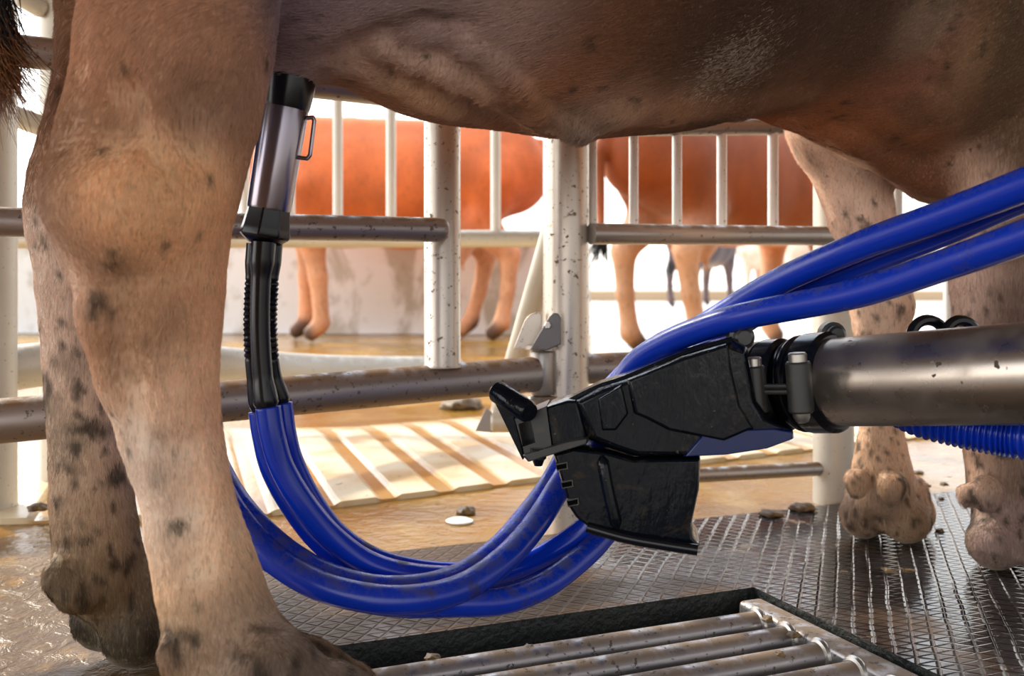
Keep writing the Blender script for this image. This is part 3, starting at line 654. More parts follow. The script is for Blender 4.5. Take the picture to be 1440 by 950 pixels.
# ------------------------------------------------------------------ cows in the yard behind
def yard_cow(loc, yaw, label, cols, sc=1.0, group=None, swing=(0, 0, 0, 0), neck='ahead', res=.022, body=1.0):
    s = SDF(); Y_ = np.array([0, 1.0, 0])
    s.chain([(-.72, 0, 1.02), (-.45, 0, .98), (-.1, 0, .92), (.3, 0, .93), (.6, 0, 1.0)], [.26, .31, .36, .36, .28], k=.06, n=Y_, st=1.18)
    s.cap((-.75, 0, 1.22), (.55, 0, 1.24), .10, .11, k=.1)
    if neck == 'ahead': nk = [(.62, 0, 1.1), (.95, .02, 1.22), (1.1, .03, 1.28)]; hd = [(1.1, .03, 1.28), (1.3, .04, 1.12), (1.45, .05, .98)]
    elif neck == 'down': nk = [(.62, 0, 1.02), (.9, .05, .78), (1.02, .08, .62)]; hd = [(1.02, .08, .62), (1.12, .1, .42), (1.16, .12, .26)]
    else: nk = [(.55, -.05, 1.1), (.68, -.35, 1.2), (.62, -.55, 1.24)]; hd = [(.62, -.55, 1.24), (.5, -.74, 1.1), (.44, -.86, .98)]
    s.chain(nk, [.22, .15, .13], k=.1); s.chain(hd, [.13, .105, .075], k=.06)
    h0 = np.array(hd[0]); dv = np.array(hd[-1]) - h0; sd = np.array([-dv[1], dv[0], 0]); sd /= np.linalg.norm(sd) + 1e-6
    for sg in (-1, 1): s.cap(h0 + sd * sg * .1 + [0, 0, .05], h0 + sd * sg * .26 + [0, 0, .04], .035, .03, k=.03)
    for sg, w in ((-1, swing[0]), (1, swing[1])):          # hind legs: thigh, hock, shank, foot
        y = sg * .16
        s.cap((-.6, y * .9, .95), (-.5 + w * .3, y, .72), .20, .12, k=.06, n=Y_, st=1.3)
        s.chain([(-.5 + w * .3, y, .72), (-.68 + w * .7, y, .52), (-.66 + w * .85, y, .3), (-.62 + w, y, .12)], [.12, .065, .045, .05], k=.03)
        s.cap((-.62 + w, y, .1), (-.56 + w, y, .05), .05, .05, k=.03)
    for sg, w in ((-1, swing[2]), (1, swing[3])):
        y = sg * .15
        s.chain([(.48, y, .9), (.5 + w * .4, y, .62), (.5 + w * .8, y, .38), (.5 + w, y, .13)], [.16, .085, .052, .05], k=.04)
        s.cap((.5 + w, y, .1), (.56 + w, y, .05), .05, .05, k=.03)
    s.ball((-.38, 0, .60), .14, k=.06); 
    for a, b in ((-.44, .05), (-.33, .05), (-.44, -.05), (-.33, -.05)): s.cap((a, b, .5), (a, b, .42), .02, .012, k=.02)
    s.chain([(-.93, 0, 1.2), (-1.02, .02, 1.0), (-1.0, .03, .62)], [.04, .03, .025], k=.03)
    top, belly, legc, dark = (srgb(*c) for c in cols)
    an = [((x, y, 1.1), top, .35) for x in (-.7, -.2, .3, .7) for y in (-.25, .25)] + [((x, y, .8), top, .15) for x in (-.2, .1, .4) for y in (-.3, .3)]
    an += [((x, 0, .58), belly, .12) for x in (-.1, .15, .3)] + [((-.38, 0, .56), srgb(226, 178, 156), .14)]
    an += [((-.66, sg * .16, .3), legc, .22) for sg in (-1, 1)] + [((.5, sg * .15, .35), legc, .22) for sg in (-1, 1)]
    an += [((x, sg * .15, .04), dark, .05) for x in (-.58, .54) for sg in (-1, 1)] + [(nk[-1], top, .3), (hd[-1], legc, .12)]
    o = body_object('yard_cow', s, (-1.15, -1.0, -.02), (1.6, .6, 1.55), res, M['far_coat'], an, origin=(0, 0, 0))
    o.location = loc; o.rotation_euler = (0, 0, yaw); o.scale = (sc, sc, sc); ORG[o] = np.array((0, 0, 0), float)
    tuft = strands('tail_tuft', M['hair_black'], np.array([-1.0, .03, .62]), 60, .012, .2, .006, .1, o, (0, 0), 9)
    return tag(o, label, 'cow', group)
RED = [(200, 98, 44), (214, 140, 90), (206, 146, 106), (70, 50, 40)]
yard_cow((-.80, 6.55, 0), math.pi + .10, 'orange red cow side on behind the left gate, before the concrete wall', RED, 1.08, swing=(.12, -.05, .02, -.1), neck='away')
yard_cow((1.31, 5.7, 0), .66, 'orange brown cow seen through the right rail panel, pale hind legs and udder', [(146, 70, 32), (222, 140, 86), (212, 160, 122), (70, 50, 40)], 1.06, swing=(.1, -.06, .06, -.06), neck='ahead')
yard_cow((2.75, 14.3, 0), .95, 'dark grey brown cow far off in the yard, seen under the orange cow', [(74, 62, 70), (150, 120, 100), (96, 78, 78), (40, 32, 30)], 1.0, swing=(.1, -.1, .1, -.1), res=.03)
yard_cow((4.75, 18.0, 0), 2.2, 'pale cream cow far off at right of the dark cow', [(206, 178, 156), (226, 206, 190), (220, 190, 168), (70, 56, 46)], 1.0, res=.03)

# ------------------------------------------------------------------ gate, posts and rails
def LN(a, b):
    a, b = np.array(a), np.array(b); return lambda t: a + (b - a) * t
# hinged gate on the left; x,y run along one line
GA, GB = np.array([-.66, 1.19]), np.array([.045, 1.545])
def gp(px, z=0):      # point on the gate line seen in column px
    k = (px - 720) / F; d = GB - GA; t = (k * GA[1] - GA[0]) / (d[0] - k * d[1]); q = GA + d * t; return np.array([q[0], q[1], z])
def gz(px, py):
    q = gp(px); q[2] = H - (py - HOR) / F * q[1]; return q
gate = thing('stall_gate', (gp(400)[0], gp(400)[1], .2), 'mud coated tubular steel gate behind the hind legs, hinged on the middle post', 'gate')
MB().add(*rod(gz(-120, 602), gz(752, 526), .0275, 28)).build('bottom_rail', M['dirty_rail'], gate)
off = np.array([.02, -.038, 0])
MB().add(*rod(gz(-120, 312) + off, gz(612, 325) + off, .0175, 24, (0, 1))).build('middle_rail', M['dirty_rail'], gate)
MB().add(*rod(gz(-120, 55), gz(640, 140), .020, 24)).build('top_rail', M['dirty_rail'], gate)
u0 = gz(622, 516); MB().add(*tube([u0 + [0, 0, -.0], u0 + [0, 0, .004], u0 + [0, 0, .75]], [.0285, .027, .027], 28)).build('upright', M['post_steel'], gate)
c = gz(762, 524); sl = MB(); sl.add(*lathe(c + [0, 0, -.034], c + [0, 0, .034], [(0, .0165), (.05, .0185), (.95, .0185), (1, .0165)], 24)); sl.build('hinge_sleeve', M['steel'], gate)

def post(px, pybase, r, h, name, label, mat, flange=False):
    g = G(px, pybase); t = thing(name, (g[0], g[1], 0), label, 'post')
    return t, g
mp_, mg = post(796, 748, .036, 2.3, 'fence_post', 'thick round steel post in the middle carrying the gate hinge', 'post')
MB().add(*lathe(mg, mg + [0, 0, 2.3], [(0, .0375), (.02, .0365), (1, .0365)], 36)).build('shaft', M['post_steel'], mp_)
# hinge ears
def plate(poly, Yc, th, nrm=(0, 1, 0)):
    n = len(poly); vs = [P(a, b, Yc) for a, b in poly] + [P(a, b, Yc) + np.array(nrm) * th for a, b in poly]
    fs = [tuple(range(n))[::-1], tuple(range(n, 2 * n))] + [(i, (i + 1) % n, n + (i + 1) % n, n + i) for i in range(n)]
    return vs, fs
ear = MB().add(*plate([(745, 492), (773, 444), (778, 440), (784, 440), (789, 446), (789, 484), (770, 492)], 1.495, .006)).build('hinge_ear', M['dark_steel'], mp_, bevel=.0015)
b0 = P(770, 457, 1.493); MB().add(*lathe(b0, b0 + np.array([0, -.007, 0]), [(0, .0055), (.8, .0055), (1, .0045)], 6)).build('bolt', M['bolt'], ear)
ear2 = MB().add(*plate([(722, 490), (738, 450), (745, 442), (756, 438), (762, 442), (762, 486), (750, 492)], 1.555, .006)).build('hinge_ear', M['post_steel'], mp_, bevel=.0015)
cc = c + np.array([0, 0, .037]); MB().add(*lathe(cc, cc + [0, 0, .006], [(0, .026), (.7, .026), (1, .022)], 24)).build('hinge_washer', M['steel'], mp_)
cc = c + np.array([0, 0, -.052]); MB().add(*lathe(cc, cc + [0, 0, .016], [(0, .02), (.7, .024), (1, .02)], 24)).build('hinge_washer', M['steel'], mp_)
# brace pipe behind the middle post
br = thing('brace_pipe', tuple(G(694, 606)), 'pale slanted brace pipe running down behind the middle post to a floor bracket', 'pipe')
a_, b__ = P(768, 322, 1.68), P(703, 585, 1.88)
MB().add(*rod(P(800, 250, 1.63), b__, .021, 24)).build('pipe', M['pale_steel'], br)
MB().add(*plate([(668, 606), (684, 572), (692, 580), (694, 608)], 1.84, .008)).build('floor_bracket', M['steel'], br, bevel=.001)
MB().add(*lathe(P(690, 592, 1.85), P(722, 592, 1.85), [(0, .018), (.1, .021), (.9, .021), (1, .018)], 20)).build('bracket_sleeve', M['pale_steel'], br)

rp_, rg_ = post(1172, 706, .034, 2.3, 'fence_post', 'round steel post behind the far front leg of the milked cow', 'post')
MB().add(*lathe(rg_, rg_ + [0, 0, 2.3], [(0, .036), (.02, .0355), (1, .0355)], 32)).build('shaft', M['pale_steel'], rp_)
# rail panel on the right of the middle post
RA, RB = mg[:2], rg_[:2]
def rpnt(px):
    k = (px - 720) / F; d = RB - RA; t = (k * RA[1] - RA[0]) / (d[0] - k * d[1]); q = RA + d * t; return np.array([q[0], q[1], 0])
def rz(px, py):
    q = rpnt(px); q[2] = H - (py - HOR) / F * q[1]; return q
pan = thing('rail_panel', (rpnt(980)[0], rpnt(980)[1], .2), 'rail panel with thin white bars between the middle post and the right post', 'fence panel')
o2 = np.array([.012, -.036, 0])
MB().add(*rod(rz(818, 330) + o2, rz(1160, 333) + o2, .0165, 24, (0, 1))).build('middle_rail', M['steel'], pan)
MB().add(*rod(rz(800, 180), rz(1175, 178), .014, 20)).build('top_rail', M['dirty_rail'], pan)
MB().add(*rod(rz(810, 519), rz(1172, 505), .0245, 24)).build('bottom_rail', M['dirty_rail'], pan)
MB().add(*rod(rz(860, 674), rz(1165, 658), .0125, 20)).build('kick_rail', M['steel'], pan)
for px, r in ((833, .0075), (891, .0078), (952, .0082), (1015, .0086), (1087, .0092)):
    a_ = rz(px, 330); b2 = rz(px, 120); MB().add(*rod(a_, b2, r, 14)).build('bar', M['white_bar'], pan)
pan2 = thing('rail_panel', (rpnt(1300)[0], rpnt(1300)[1], .2), 'narrow white barred panel seen between the two front legs', 'fence panel')
MB().add(*rod(rz(1175, 331), rz(1520, 322), .0165, 20)).build('middle_rail', M['white_bar'], pan2)
MB().add(*rod(rz(1175, 178), rz(1520, 172), .014, 20)).build('top_rail', M['white_bar'], pan2)
for px, lo_ in ((1262, 331), (1335, 520), (1410, 331)):
    MB().add(*rod(rz(px, lo_), rz(px, 120), .0092 if px != 1335 else .011, 14)).build('bar', M['white_bar'], pan2)

# fence further back
bk = thing('back_fence', (-.5, 2.9, .3), 'pale barred fence behind the gate, beside the yard', 'fence')
zz = H + 57 / F * 2.9
MB().add(*rod(P(-150, 338, 2.9), P(790, 335, 2.9), .025, 24)).build('lower_rail', M['pale_steel'], bk)
MB().add(*rod(P(-150, -60, 2.9), P(790, -60, 2.9), .025, 20)).build('upper_rail', M['pale_steel'], bk)
for px in (255, 344, 408, 475, 550, 622, 697, 771):
    a_ = P(px, 336, 2.9); MB().add(*rod(a_, P(px, -60, 2.9), .0145, 16)).build('bar', M['white_bar'], bk)
for px in (-140, 785):
    g = G(px, HOR + F * H / 2.93); MB().add(*rod(g, g + np.array([0, 0, 1.35]), .035, 20)).build('post', M['pale_steel'], bk)
# thick pale pipe low behind the gate
pp = catmull([P(-160, 560, 1.65), P(-30, 528, 1.72), P(60, 512, 1.8), P(180, 506, 1.9), P(320, 516, 2.0), P(460, 524, 2.2), P(640, 524, 2.5)], 8)
o = MB().add(*tube(pp, .040, 24)).build('bent_pipe', M['pale_steel']); tag(o, 'thick bent pale steel pipe running low behind the bottom rail of the gate', 'pipe')
# posts and pipes at the left edge
g = G(-8, 720); o = MB().add(*lathe(g, g + np.array([0, 0, 2.3]), [(0, .037), (.02, .036), (1, .036)], 28)).build('fence_post', M['pale_steel']); tag(o, 'stained pale steel post at the left edge of the view', 'post')
g = np.array([*P(84, 400, 1.95)[:2], 0]); o = MB().add(*lathe(g, g + np.array([0, 0, 2.3]), [(0, .037), (.02, .036), (1, .036)], 28)).build('fence_post', M['pale_steel']); tag(o, 'pale steel post half hidden behind the rear leg at left', 'post')
o = MB().add(*rod(P(-160, 95, 1.75), P(66, 180, 1.92), .0205, 22, (0, 1))).build('cross_pipe', M['pale_steel']); tag(o, 'pale sloping pipe meeting the half hidden left post, below the tail tuft', 'pipe')
o = MB().add(*rod(P(-160, -110, 1.75), P(64, 16, 1.92), .018, 22, (0, 1))).build('cross_pipe', M['pale_steel']); tag(o, 'pale sloping pipe at the top left corner, meeting the half hidden post', 'pipe')

# ------------------------------------------------------------------ setting
def struct(o): o['kind'] = 'structure'; return o
us = [-6, -.605, 0, 8]; vs_ = [-6, -.33, 0, 40]
def holed(us, vs_, z, name, mat, skip=(1, 1), thick=0.0, subd=0):
    mb = MB()
    for i in range(3):
        for j in range(3):
            if (i, j) == skip: continue
            q = [UV(us[i], vs_[j], z), UV(us[i + 1], vs_[j], z), UV(us[i + 1], vs_[j + 1], z), UV(us[i], vs_[j + 1], z)]
            if thick: q2 = [(a, b, z - thick) for a, b, _ in q]; mb.add(q + q2, [(0, 1, 2, 3), (7, 6, 5, 4), (0, 4, 5, 1), (1, 5, 6, 2), (2, 6, 7, 3), (3, 7, 4, 0)])
            else: mb.add(q, [(0, 1, 2, 3)])
    return mb.build(name, mat, angle=20)
struct(holed([-7, -.605, 0, 9], [-6, -.33, 0, 3.9], 0, 'floor', M['floor']))
ap = MB().add([UV(-7, 3.9, 0), UV(1.91, 3.9, 0), (.56, 7.02, 0), (-7.5, 7.36, 0)], [(0, 1, 2, 3)]).build('floor', M['floor']); struct(ap)
yard = MB().add([UV(-14, 3.9, -.004), UV(40, 3.9, -.004), UV(40, 80, -.004), UV(-14, 80, -.004)], [(0, 1, 2, 3)]).build('ground', M['yard']); struct(yard)
matt = MB()
MU, MV = [-.64, -.605, 0, 1.7], [-1.1, -.33, 0, .335]
for i in range(3):
    for j in range(3):
        if (i, j) == (1, 1): continue
        q = [UV(MU[i + a], MV[j + b], .009) for a, b in ((0, 0), (1, 0), (1, 1), (0, 1))]; matt.add(q, [(0, 1, 2, 3)])
# outer and inner edges of the mat
def skirt(pts, z0, z1):
    n = len(pts)
    for k in range(n):
        a_, b2 = pts[k], pts[(k + 1) % n]; matt.add([UV(*a_, z1), UV(*b2, z1), UV(*b2, z0), UV(*a_, z0)], [(0, 1, 2, 3)])
skirt([(MU[0], MV[0]), (MU[3], MV[0]), (MU[3], MV[3]), (MU[0], MV[3])], 0, .009)
mo = matt.build('rubber_mat', M['mat'], angle=20); tag(mo, 'wet black rubber floor mat with a diamond tread under the cow', 'mat')
pw = MB(); hp_ = [(-.605, -.33), (0, -.33), (0, 0), (-.605, 0)]
for k in range(4):
    a_, b2 = hp_[k], hp_[(k + 1) % 4]; pw.add([UV(*a_, .009), UV(*b2, .009), UV(*b2, -.07), UV(*a_, -.07)], [(0, 1, 2, 3)])
pw.build('cut_edge', M['cut_rubber'], mo, angle=20)
pit = MB().add([UV(-.605, -.33, -.07), UV(0, -.33, -.07), UV(0, 0, -.07), UV(-.605, 0, -.07)], [(0, 1, 2, 3)]).build('floor_pit', M['pit']); struct(pit)
# drain grate of round bars
gr = thing('drain_grate', UV(-.3, -.16, -.04), 'drain grate of round steel bars in its frame, set in the rubber mat', 'grate')
fr = MB()
def uvbox(mb, u0, u1, v0, v1, z0, z1):
    c0 = UV((u0 + u1) / 2, (v0 + v1) / 2, (z0 + z1) / 2)
    mb.add(*obox(c0, [E1[0] * (u1 - u0) / 2, E1[1] * (u1 - u0) / 2, 0], [E2[0] * (v1 - v0) / 2, E2[1] * (v1 - v0) / 2, 0], [0, 0, (z1 - z0) / 2]))
uvbox(fr, -.040, -.006, -.325, -.022, -.045, .004); fr.build('frame', M['bar_steel'], gr, bevel=.006, seg=3)
fr2 = MB(); uvbox(fr2, -.602, -.57, -.325, -.022, -.045, .002); fr2.build('frame', M['bar_steel'], gr, bevel=.006, seg=3)
for k in range(5):
    v_ = -.062 - .056 * k; a_ = np.array(UV(-.585, v_, -.012)); b2 = np.array(UV(-.044, v_, -.012))
    MB().add(*rod(a_, b2, .0145, 24)).build('bar', M['bar_steel'], gr)
    d = (b2 - a_) / np.linalg.norm(b2 - a_)
    MB().add(*torus(b2 + d * .004, d, .0155, .0045, 24, 8)).build('bar_socket', M['bolt'], gr)
# grooved pale slab
fx = [-3.0, -1.2, -.43, .06, .5, 3.0]; fy = [1.45, 1.58, 1.665, 1.965, 2.2, 3.6]
Yf_ = lambda x: float(np.interp(x, fx, fy))
gd = np.array([.31, -.95]); pd = np.array([.95, .31]); sl = MB(); gv = []
def hit(s_, add):
    lo_, hi_ = -5.0, 3.0
    for _ in range(50):
        mid = (lo_ + hi_) / 2; q = pd * s_ + gd * mid
        if q[1] > Yf_(q[0]) + add: lo_ = mid
        else: hi_ = mid
    return pd * s_ + gd * lo_
prof_s = []
s0 = -1.6
while s0 < 1.9:
    prof_s += [(s0, 0, 1), (s0 + .020, 0, 1), (s0 + .032, 1, 0), (s0 + .096, 1, 0), (s0 + .108, 0, 1)]; s0 += .114
rows = []
for s_, up_, gvv in prof_s:
    a_, b2 = hit(s_, 0), hit(s_, 1.02); z = .0095 if up_ else .004
    nseg = 6; row = []
    for k in range(nseg + 1):
        q = b2 + (a_ - b2) * k / nseg; zz_ = z * (1 if k else 0) + (.001); row.append((q[0], q[1], zz_)); gv.append(gvv if k else .6)
    row.append((a_[0], a_[1], 0.0)); gv.append(gvv); rows.append(row)
n = len(rows[0]); V_ = [p for r in rows for p in r]; F_ = [(i * n + k, i * n + k + 1, (i + 1) * n + k + 1, (i + 1) * n + k) for i in range(len(rows) - 1) for k in range(n - 1)]
so = MB().add(V_, F_).build('floor_slab', M['slab'], angle=15)
ga = so.data.attributes.new('groove', 'FLOAT', 'POINT'); ga.data.foreach_set('value', np.array(gv, np.float32)); struct(so)
# wall behind the orange cow
w0, w1 = np.array([-7.0, 7.4]), np.array([.56, 7.1]); d = (w1 - w0) / np.linalg.norm(w1 - w0); nn = np.array([-d[1], d[0]])
wc = (w0 + w1) / 2 + nn * .1; o = MB().add(*obox((wc[0], wc[1], .36), [*(d * np.linalg.norm(w1 - w0) / 2), 0], [*(nn * .1), 0], [0, 0, .36])).build('wall_back', M['wall'], bevel=.01); struct(o)
o = MB().add(*obox((4, 19, .06), (14, 0, 0), (0, .8, 0), (0, 0, .12))).build('trim_1', M['kerb'], bevel=.02); struct(o)
# unseen roof slab added over the stall to block overhead light
o = MB().add(*obox((0, -.6, 2.5), (5.5, 0, 0), (0, 3.4, 0), (0, 0, .03))).build('sky_blocker', M['roof']); struct(o)
# pale pillar and sloping beams of the far barn
g = np.array([-1.75, 13.0, 0]); o = MB().add(*obox((g[0], g[1], 1.6), (.08, 0, 0), (0, .08, 0), (0, 0, 1.6))).build('barn_pillar', M['white'], bevel=.01); tag(o, 'white barn pillar far behind the orange cow', 'pillar')
for k, (x0, dx) in enumerate(((-3.0, 1.1), (-2.4, 1.0))):
    a_ = np.array([x0, 13.4, 1.8]); b2 = np.array([x0 + dx, 13.4, 2.9]); o = MB().add(*tube([a_, b2], .09, 4)).build('roof_brace', M['white'])
    tag(o, ['pale sloping roof brace above the orange cow, the one on the left', 'pale sloping roof brace above the orange cow, the one nearer the pillar'][k], 'beam')
# lumps of dung and a white scrap on the floor
def lump(px, py, r, label, mat=None, flat=.6, name='dung_lump', cat='dung', z=.0):
    c0 = G(px, py, z); bm = bmesh.new(); bmesh.ops.create_icosphere(bm, subdivisions=3, radius=r)
    sd = random.random() * 9
    for v in bm.verts:
        q = v.co / r; f = 1 + .22 * math.sin(5 * q.x + sd) * math.cos(4 * q.y + sd) + .12 * math.sin(9 * q.z + 7 * q.x + sd)
        v.co = Vector((v.co.x * f, v.co.y * f, max(v.co.z * f * flat, -r * .15) + r * .15))
    vs2 = [tuple(np.array(v.co) + c0) for v in bm.verts]; fs2 = [tuple(v.index for v in f.verts) for f in bm.faces]; bm.free()
    o = MB().add(vs2, fs2).build(name, mat or M['dung'], angle=180); tag(o, label, cat); return o
lump(1322, 747, .006, 'small dark lump on the mat to the right of the far front hoof', z=.009)
lump(1324, 701, .005, 'small dark lump on the bright wet floor, above the lump by the hoof', z=.009)
lump(1302, 684, .009, 'brown lump just right of the far front leg', z=.009)
lump(1328, 682, .008, 'brown lump between the two front legs, the right one of a close pair', z=.009)
lump(1290, 665, .013, 'ochre smear of dung behind the far front leg', flat=.25)
lump(1130, 716, .022, 'crust of brown dung at the foot of the right post, left of it', flat=.3, z=.009)
lump(1085, 724, .02, 'flat brown dung by the mat edge, under the kick rail', flat=.25, z=.009)
lump(655, 722, .016, 'little heap of dung in the puddle above the hose loop', flat=.6)
lump(56, 716, .017, 'dung lump on the pale slab edge beside the left post', flat=.5, z=.02)
lump(650, 574, .06, 'dark lump of dung below the gate rail, left of the brace', flat=.4)
for px_, py_, r_, lab_ in ((1082, 872, .0085, 'small clot of dung at the right end of the rearmost grate bar'), (1117, 894, .008, 'small clot of dung at the right end of the second grate bar from the back'), (745, 912, .007, 'dung clot midway along the rearmost grate bar'), (608, 926, .008, 'brown clot of dung on the grate, towards its left end'), (1096, 921, .0075, 'dark clot of dung lying on the third grate bar from the back')):
    lump(px_, py_, r_, lab_, flat=.5, z=-.002)
g = G(646, 734); o = MB().add(*lathe(g, g + np.array([0, 0, .006]), [(0, .021), (.5, .023), (1, .016)], 24)).build('white_cap', M['white']); tag(o, 'flat round white cap lying in the puddle', 'cap')

# ------------------------------------------------------------------ teat cup
YC = .97
top, bot = P(410, 97, YC), P(371, 338, YC)
cup = thing('teat_cup', tuple(bot + np.array([0, 0, -.165])), 'stainless teat cup with a black collar, attached under the udder', 'teat cup')
cl = lambda t: top + (bot - top) * t
MB().add(*lathe(cl(-.03), cl(.235), [(0, .020), (.06, .0245), (.2, .0258), (.55, .0252), (.9, .0238), (1, .0225)], 40)).build('collar', M['rubber'], cup)
MB().add(*lathe(cl(.225), cl(.82), [(0, .0222), (.02, .0228), (.98, .0212), (1, .0206)], 48)).build('shell', M['stainless'], cup)
MB().add(*lathe(cl(.805), cl(1.02), [(0, .0210), (.12, .0215), (.55, .0238), (.70, .0252), (.80, .0245), (.97, .0165), (1, .0145)], 8)).build('base', M['rubber'], cup, bevel=.0012)
hb = [P(431, 166, YC - .004), P(440, 165, YC - .004), P(442, 170, YC - .004), P(436, 218, YC - .004), P(432, 223, YC - .004), P(417, 221, YC - .004)]
hp = []
for i in range(len(hb) - 1):
    for k in range(6): hp.append(hb[i] + (hb[i + 1] - hb[i]) * k / 6)
hp.append(hb[-1]); MB().add(*tube(hp, .0021, 10)).build('handle', M['stainless'], cup)
def sleeve(px_pts, r, name, ribs=None, bulge=True, seg=16):
    p = catmull([P(*q) for q in px_pts], 24 if ribs else 10); n = len(p); rad = []
    for i in range(n):
        t = i / (n - 1); q = r * (1.22 if t < .12 else 1.0 + .22 * max(0, 1 - (t - .12) / .08))
        if ribs and .22 < t < .68: q *= 1 + .13 * math.sin(i / n * math.pi * 2 * ribs)
        if bulge and t > .80: q *= 1 + .26 * math.sin(min(1, (t - .80) / .17) * math.pi / 2) - (.45 * max(0, (t - .95) / .05))
        rad.append(q)
    return MB().add(*tube(p, rad, seg)).build(name, M['rubber'], cup)
sleeve([(371, 340, .962), (367, 400, .962), (366, 460, .962), (369, 520, .962), (376, 578, .962)], .0098, 'pulse_sleeve')
sleeve([(358, 342, .975), (354, 400, .975), (352, 460, .975), (355, 520, .975), (363, 580, .978)], .0065, 'pulse_sleeve', ribs=34)
sleeve([(385, 342, .975), (381, 400, .972), (379, 460, .972), (384, 520, .978), (398, 570, .985)], .0072, 'pulse_sleeve', ribs=34)

# ------------------------------------------------------------------ blue hoses
def hose(pts, r, label, mat='blue_clean', group='blue milk hoses'):
    p = catmull([P(*q) for q in pts], 14)
    o = MB().add(*tube(p, r, 24)).build('milk_hose', M[mat], angle=180)
    return tag(o, label, 'hose', group)
hose([(377, 572, .962), (383, 610, .962), (396, 655, .965), (424, 704, .97), (464, 752, .98), (515, 790, .99), (575, 808, 1.0), (650, 812, 1.02), (720, 800, 1.05), (775, 775, 1.08), (830, 735, 1.09), (866, 690, 1.07), (880, 640, 1.035)], .0123,
     'thick front blue hose hanging from the middle of the teat cup')
hose([(399, 566, .985), (405, 610, .985), (416, 650, .99), (441, 700, 1.0), (478, 748, 1.015), (530, 782, 1.03), (600, 799, 1.04), (680, 800, 1.05), (750, 782, 1.08), (800, 758, 1.10), (850, 700, 1.08), (872, 640, 1.04)], .0085,
     'thin blue hose hanging from the right side of the teat cup')
hose([(363, 578, .978), (368, 612, .978), (380, 660, .98), (408, 712, .985), (447, 762, .99), (500, 802, 1.0), (560, 822, 1.01), (640, 826, 1.03), (720, 815, 1.06), (790, 785, 1.09), (845, 740, 1.10), (885, 690, 1.07), (900, 640, 1.03)], .0095,
     'blue hose hanging from the left side of the teat cup')
hose([(345, 40, .97), (320, 110, .98), (290, 230, .99), (266, 400, 1.01), (268, 540, 1.02), (283, 620, .99), (300, 668, .97), (322, 712, .955), (352, 752, .945), (396, 793, .935), (455, 825, .925), (530, 842, .92), (600, 840, .93), (660, 821, .96), (712, 783, 1.0), (752, 738, 1.05), (783, 690, 1.09), (820, 628, 1.11), (858, 566, 1.11), (893, 512, 1.09), (940, 481, 1.06), (1000, 457, 1.02), (1061, 441, .98), (1206, 412, .90), (1335, 370, .83), (1440, 333, .77), (1580, 280, .70)], .0136,
     'dirt streaked blue hose rising from behind the leg loop, lowest of the three at right', 'blue')
hose([(350, 35, 1.0), (322, 110, 1.01), (294, 230, 1.02), (270, 400, 1.04), (272, 545, 1.05), (290, 620, 1.01), (310, 668, .99), (334, 708, .975), (366, 745, .965), (408, 781, .955), (462, 811, .95), (530, 828, .95), (600, 825, .96), (655, 806, .99), (705, 768, 1.03), (742, 725, 1.08), (775, 680, 1.12), (815, 610, 1.14), (862, 545, 1.16), (925, 488, 1.12), (985, 461, 1.07), (1085, 401, 1.0), (1206, 347, .91), (1335, 300, .83), (1440, 260, .77), (1580, 205, .70)], .0136,
     'blue hose along the top of the upper right bundle', 'blue')
hose([(348, 30, 1.03), (318, 110, 1.04), (290, 230, 1.04), (264, 400, 1.05), (268, 555, 1.04), (284, 640, 1.01), (312, 710, .995), (352, 765, .98), (420, 806, .97), (480, 834, .96), (560, 848, .955), (640, 848, .96), (705, 845, .98), (760, 826, 1.01), (805, 795, 1.05), (845, 757, 1.09), (885, 700, 1.13), (915, 620, 1.17), (940, 540, 1.17), (1000, 487, 1.12), (1085, 428, 1.05), (1206, 374, .95), (1335, 322, .87), (1440, 277, .81), (1580, 225, .73)], .0130,
     'blue hose tucked under the top one at upper right, lowest of the loop at bottom', 'blue')

# ------------------------------------------------------------------ milking robot arm
AF, AN = P(1172, 537, 1.01), P(1440, 525, .865)
ad = (AN - AF) / np.linalg.norm(AN - AF)
arm = thing('milking_robot_arm', tuple(P(1150, 640, 1.0)), 'black robot arm head on a thick steel tube, reaching under the cow', 'robot arm')
MB().add(*lathe(AF, AF + ad * .72, [(0, .040), (.006, .0445), (1, .0445)], 56)).build('arm_tube', M['arm_steel'], arm)
C1 = AF - ad * .012 ; C2 = P(1088, 541, 1.055); nk = (C1 - C2) / np.linalg.norm(C1 - C2)
r1 = MB().add(*ring(C1, ad, .0515, .02, .034)).add(*torus(C1 - ad * .022, ad, .046, .0045)).build('clamp_ring', M['rubber'], arm)
r2 = MB().add(*ring(C2 + nk * .005, nk * .6 + ad * .4, .0485, .02, .026)).add(*torus(C2 + nk * .022, nk, .041, .0045)).build('clamp_ring', M['rubber'], arm)
MB().add(*tube([C2, C2 + (C1 - C2) * .5, C1], [.036, .034, .036], 28)).build('neck', M['clamp'], arm)
MB().add(*ring(C2 - nk * .012, nk * .6 + ad * .4, .047, .02, .012)).build('flange', M['clamp'], arm)
def lug(px, y0, y1, Y, w, par):
    a_, b2 = P(px - 2, y0, Y), P(px + 3, y1, Y)
    L_ = MB().add(*lathe(a_, b2, [(0, w * .88), (.04, w), (.96, w), (1, w * .88)], 20)).build('clamp_lug', M['clamp'], par)
    d_ = (a_ - b2) / np.linalg.norm(a_ - b2)
    MB().add(*lathe(a_ - d_ * .001, a_ + d_ * .0085, [(0, w * .72), (.85, w * .72), (1, w * .62)], 20)).build('bolt_head', M['bolt'], L_)
    MB().add(*lathe(b2 + d_ * .001, b2 - d_ * .010, [(0, w * .7), (.5, w * .66), (.85, w * .5), (1, w * .25)], 20)).build('bolt_end', M['bolt'], L_)
lug(1124, 508, 580, .955, .0122, r1); lug(1062, 514, 580, .985, .0112, r2)
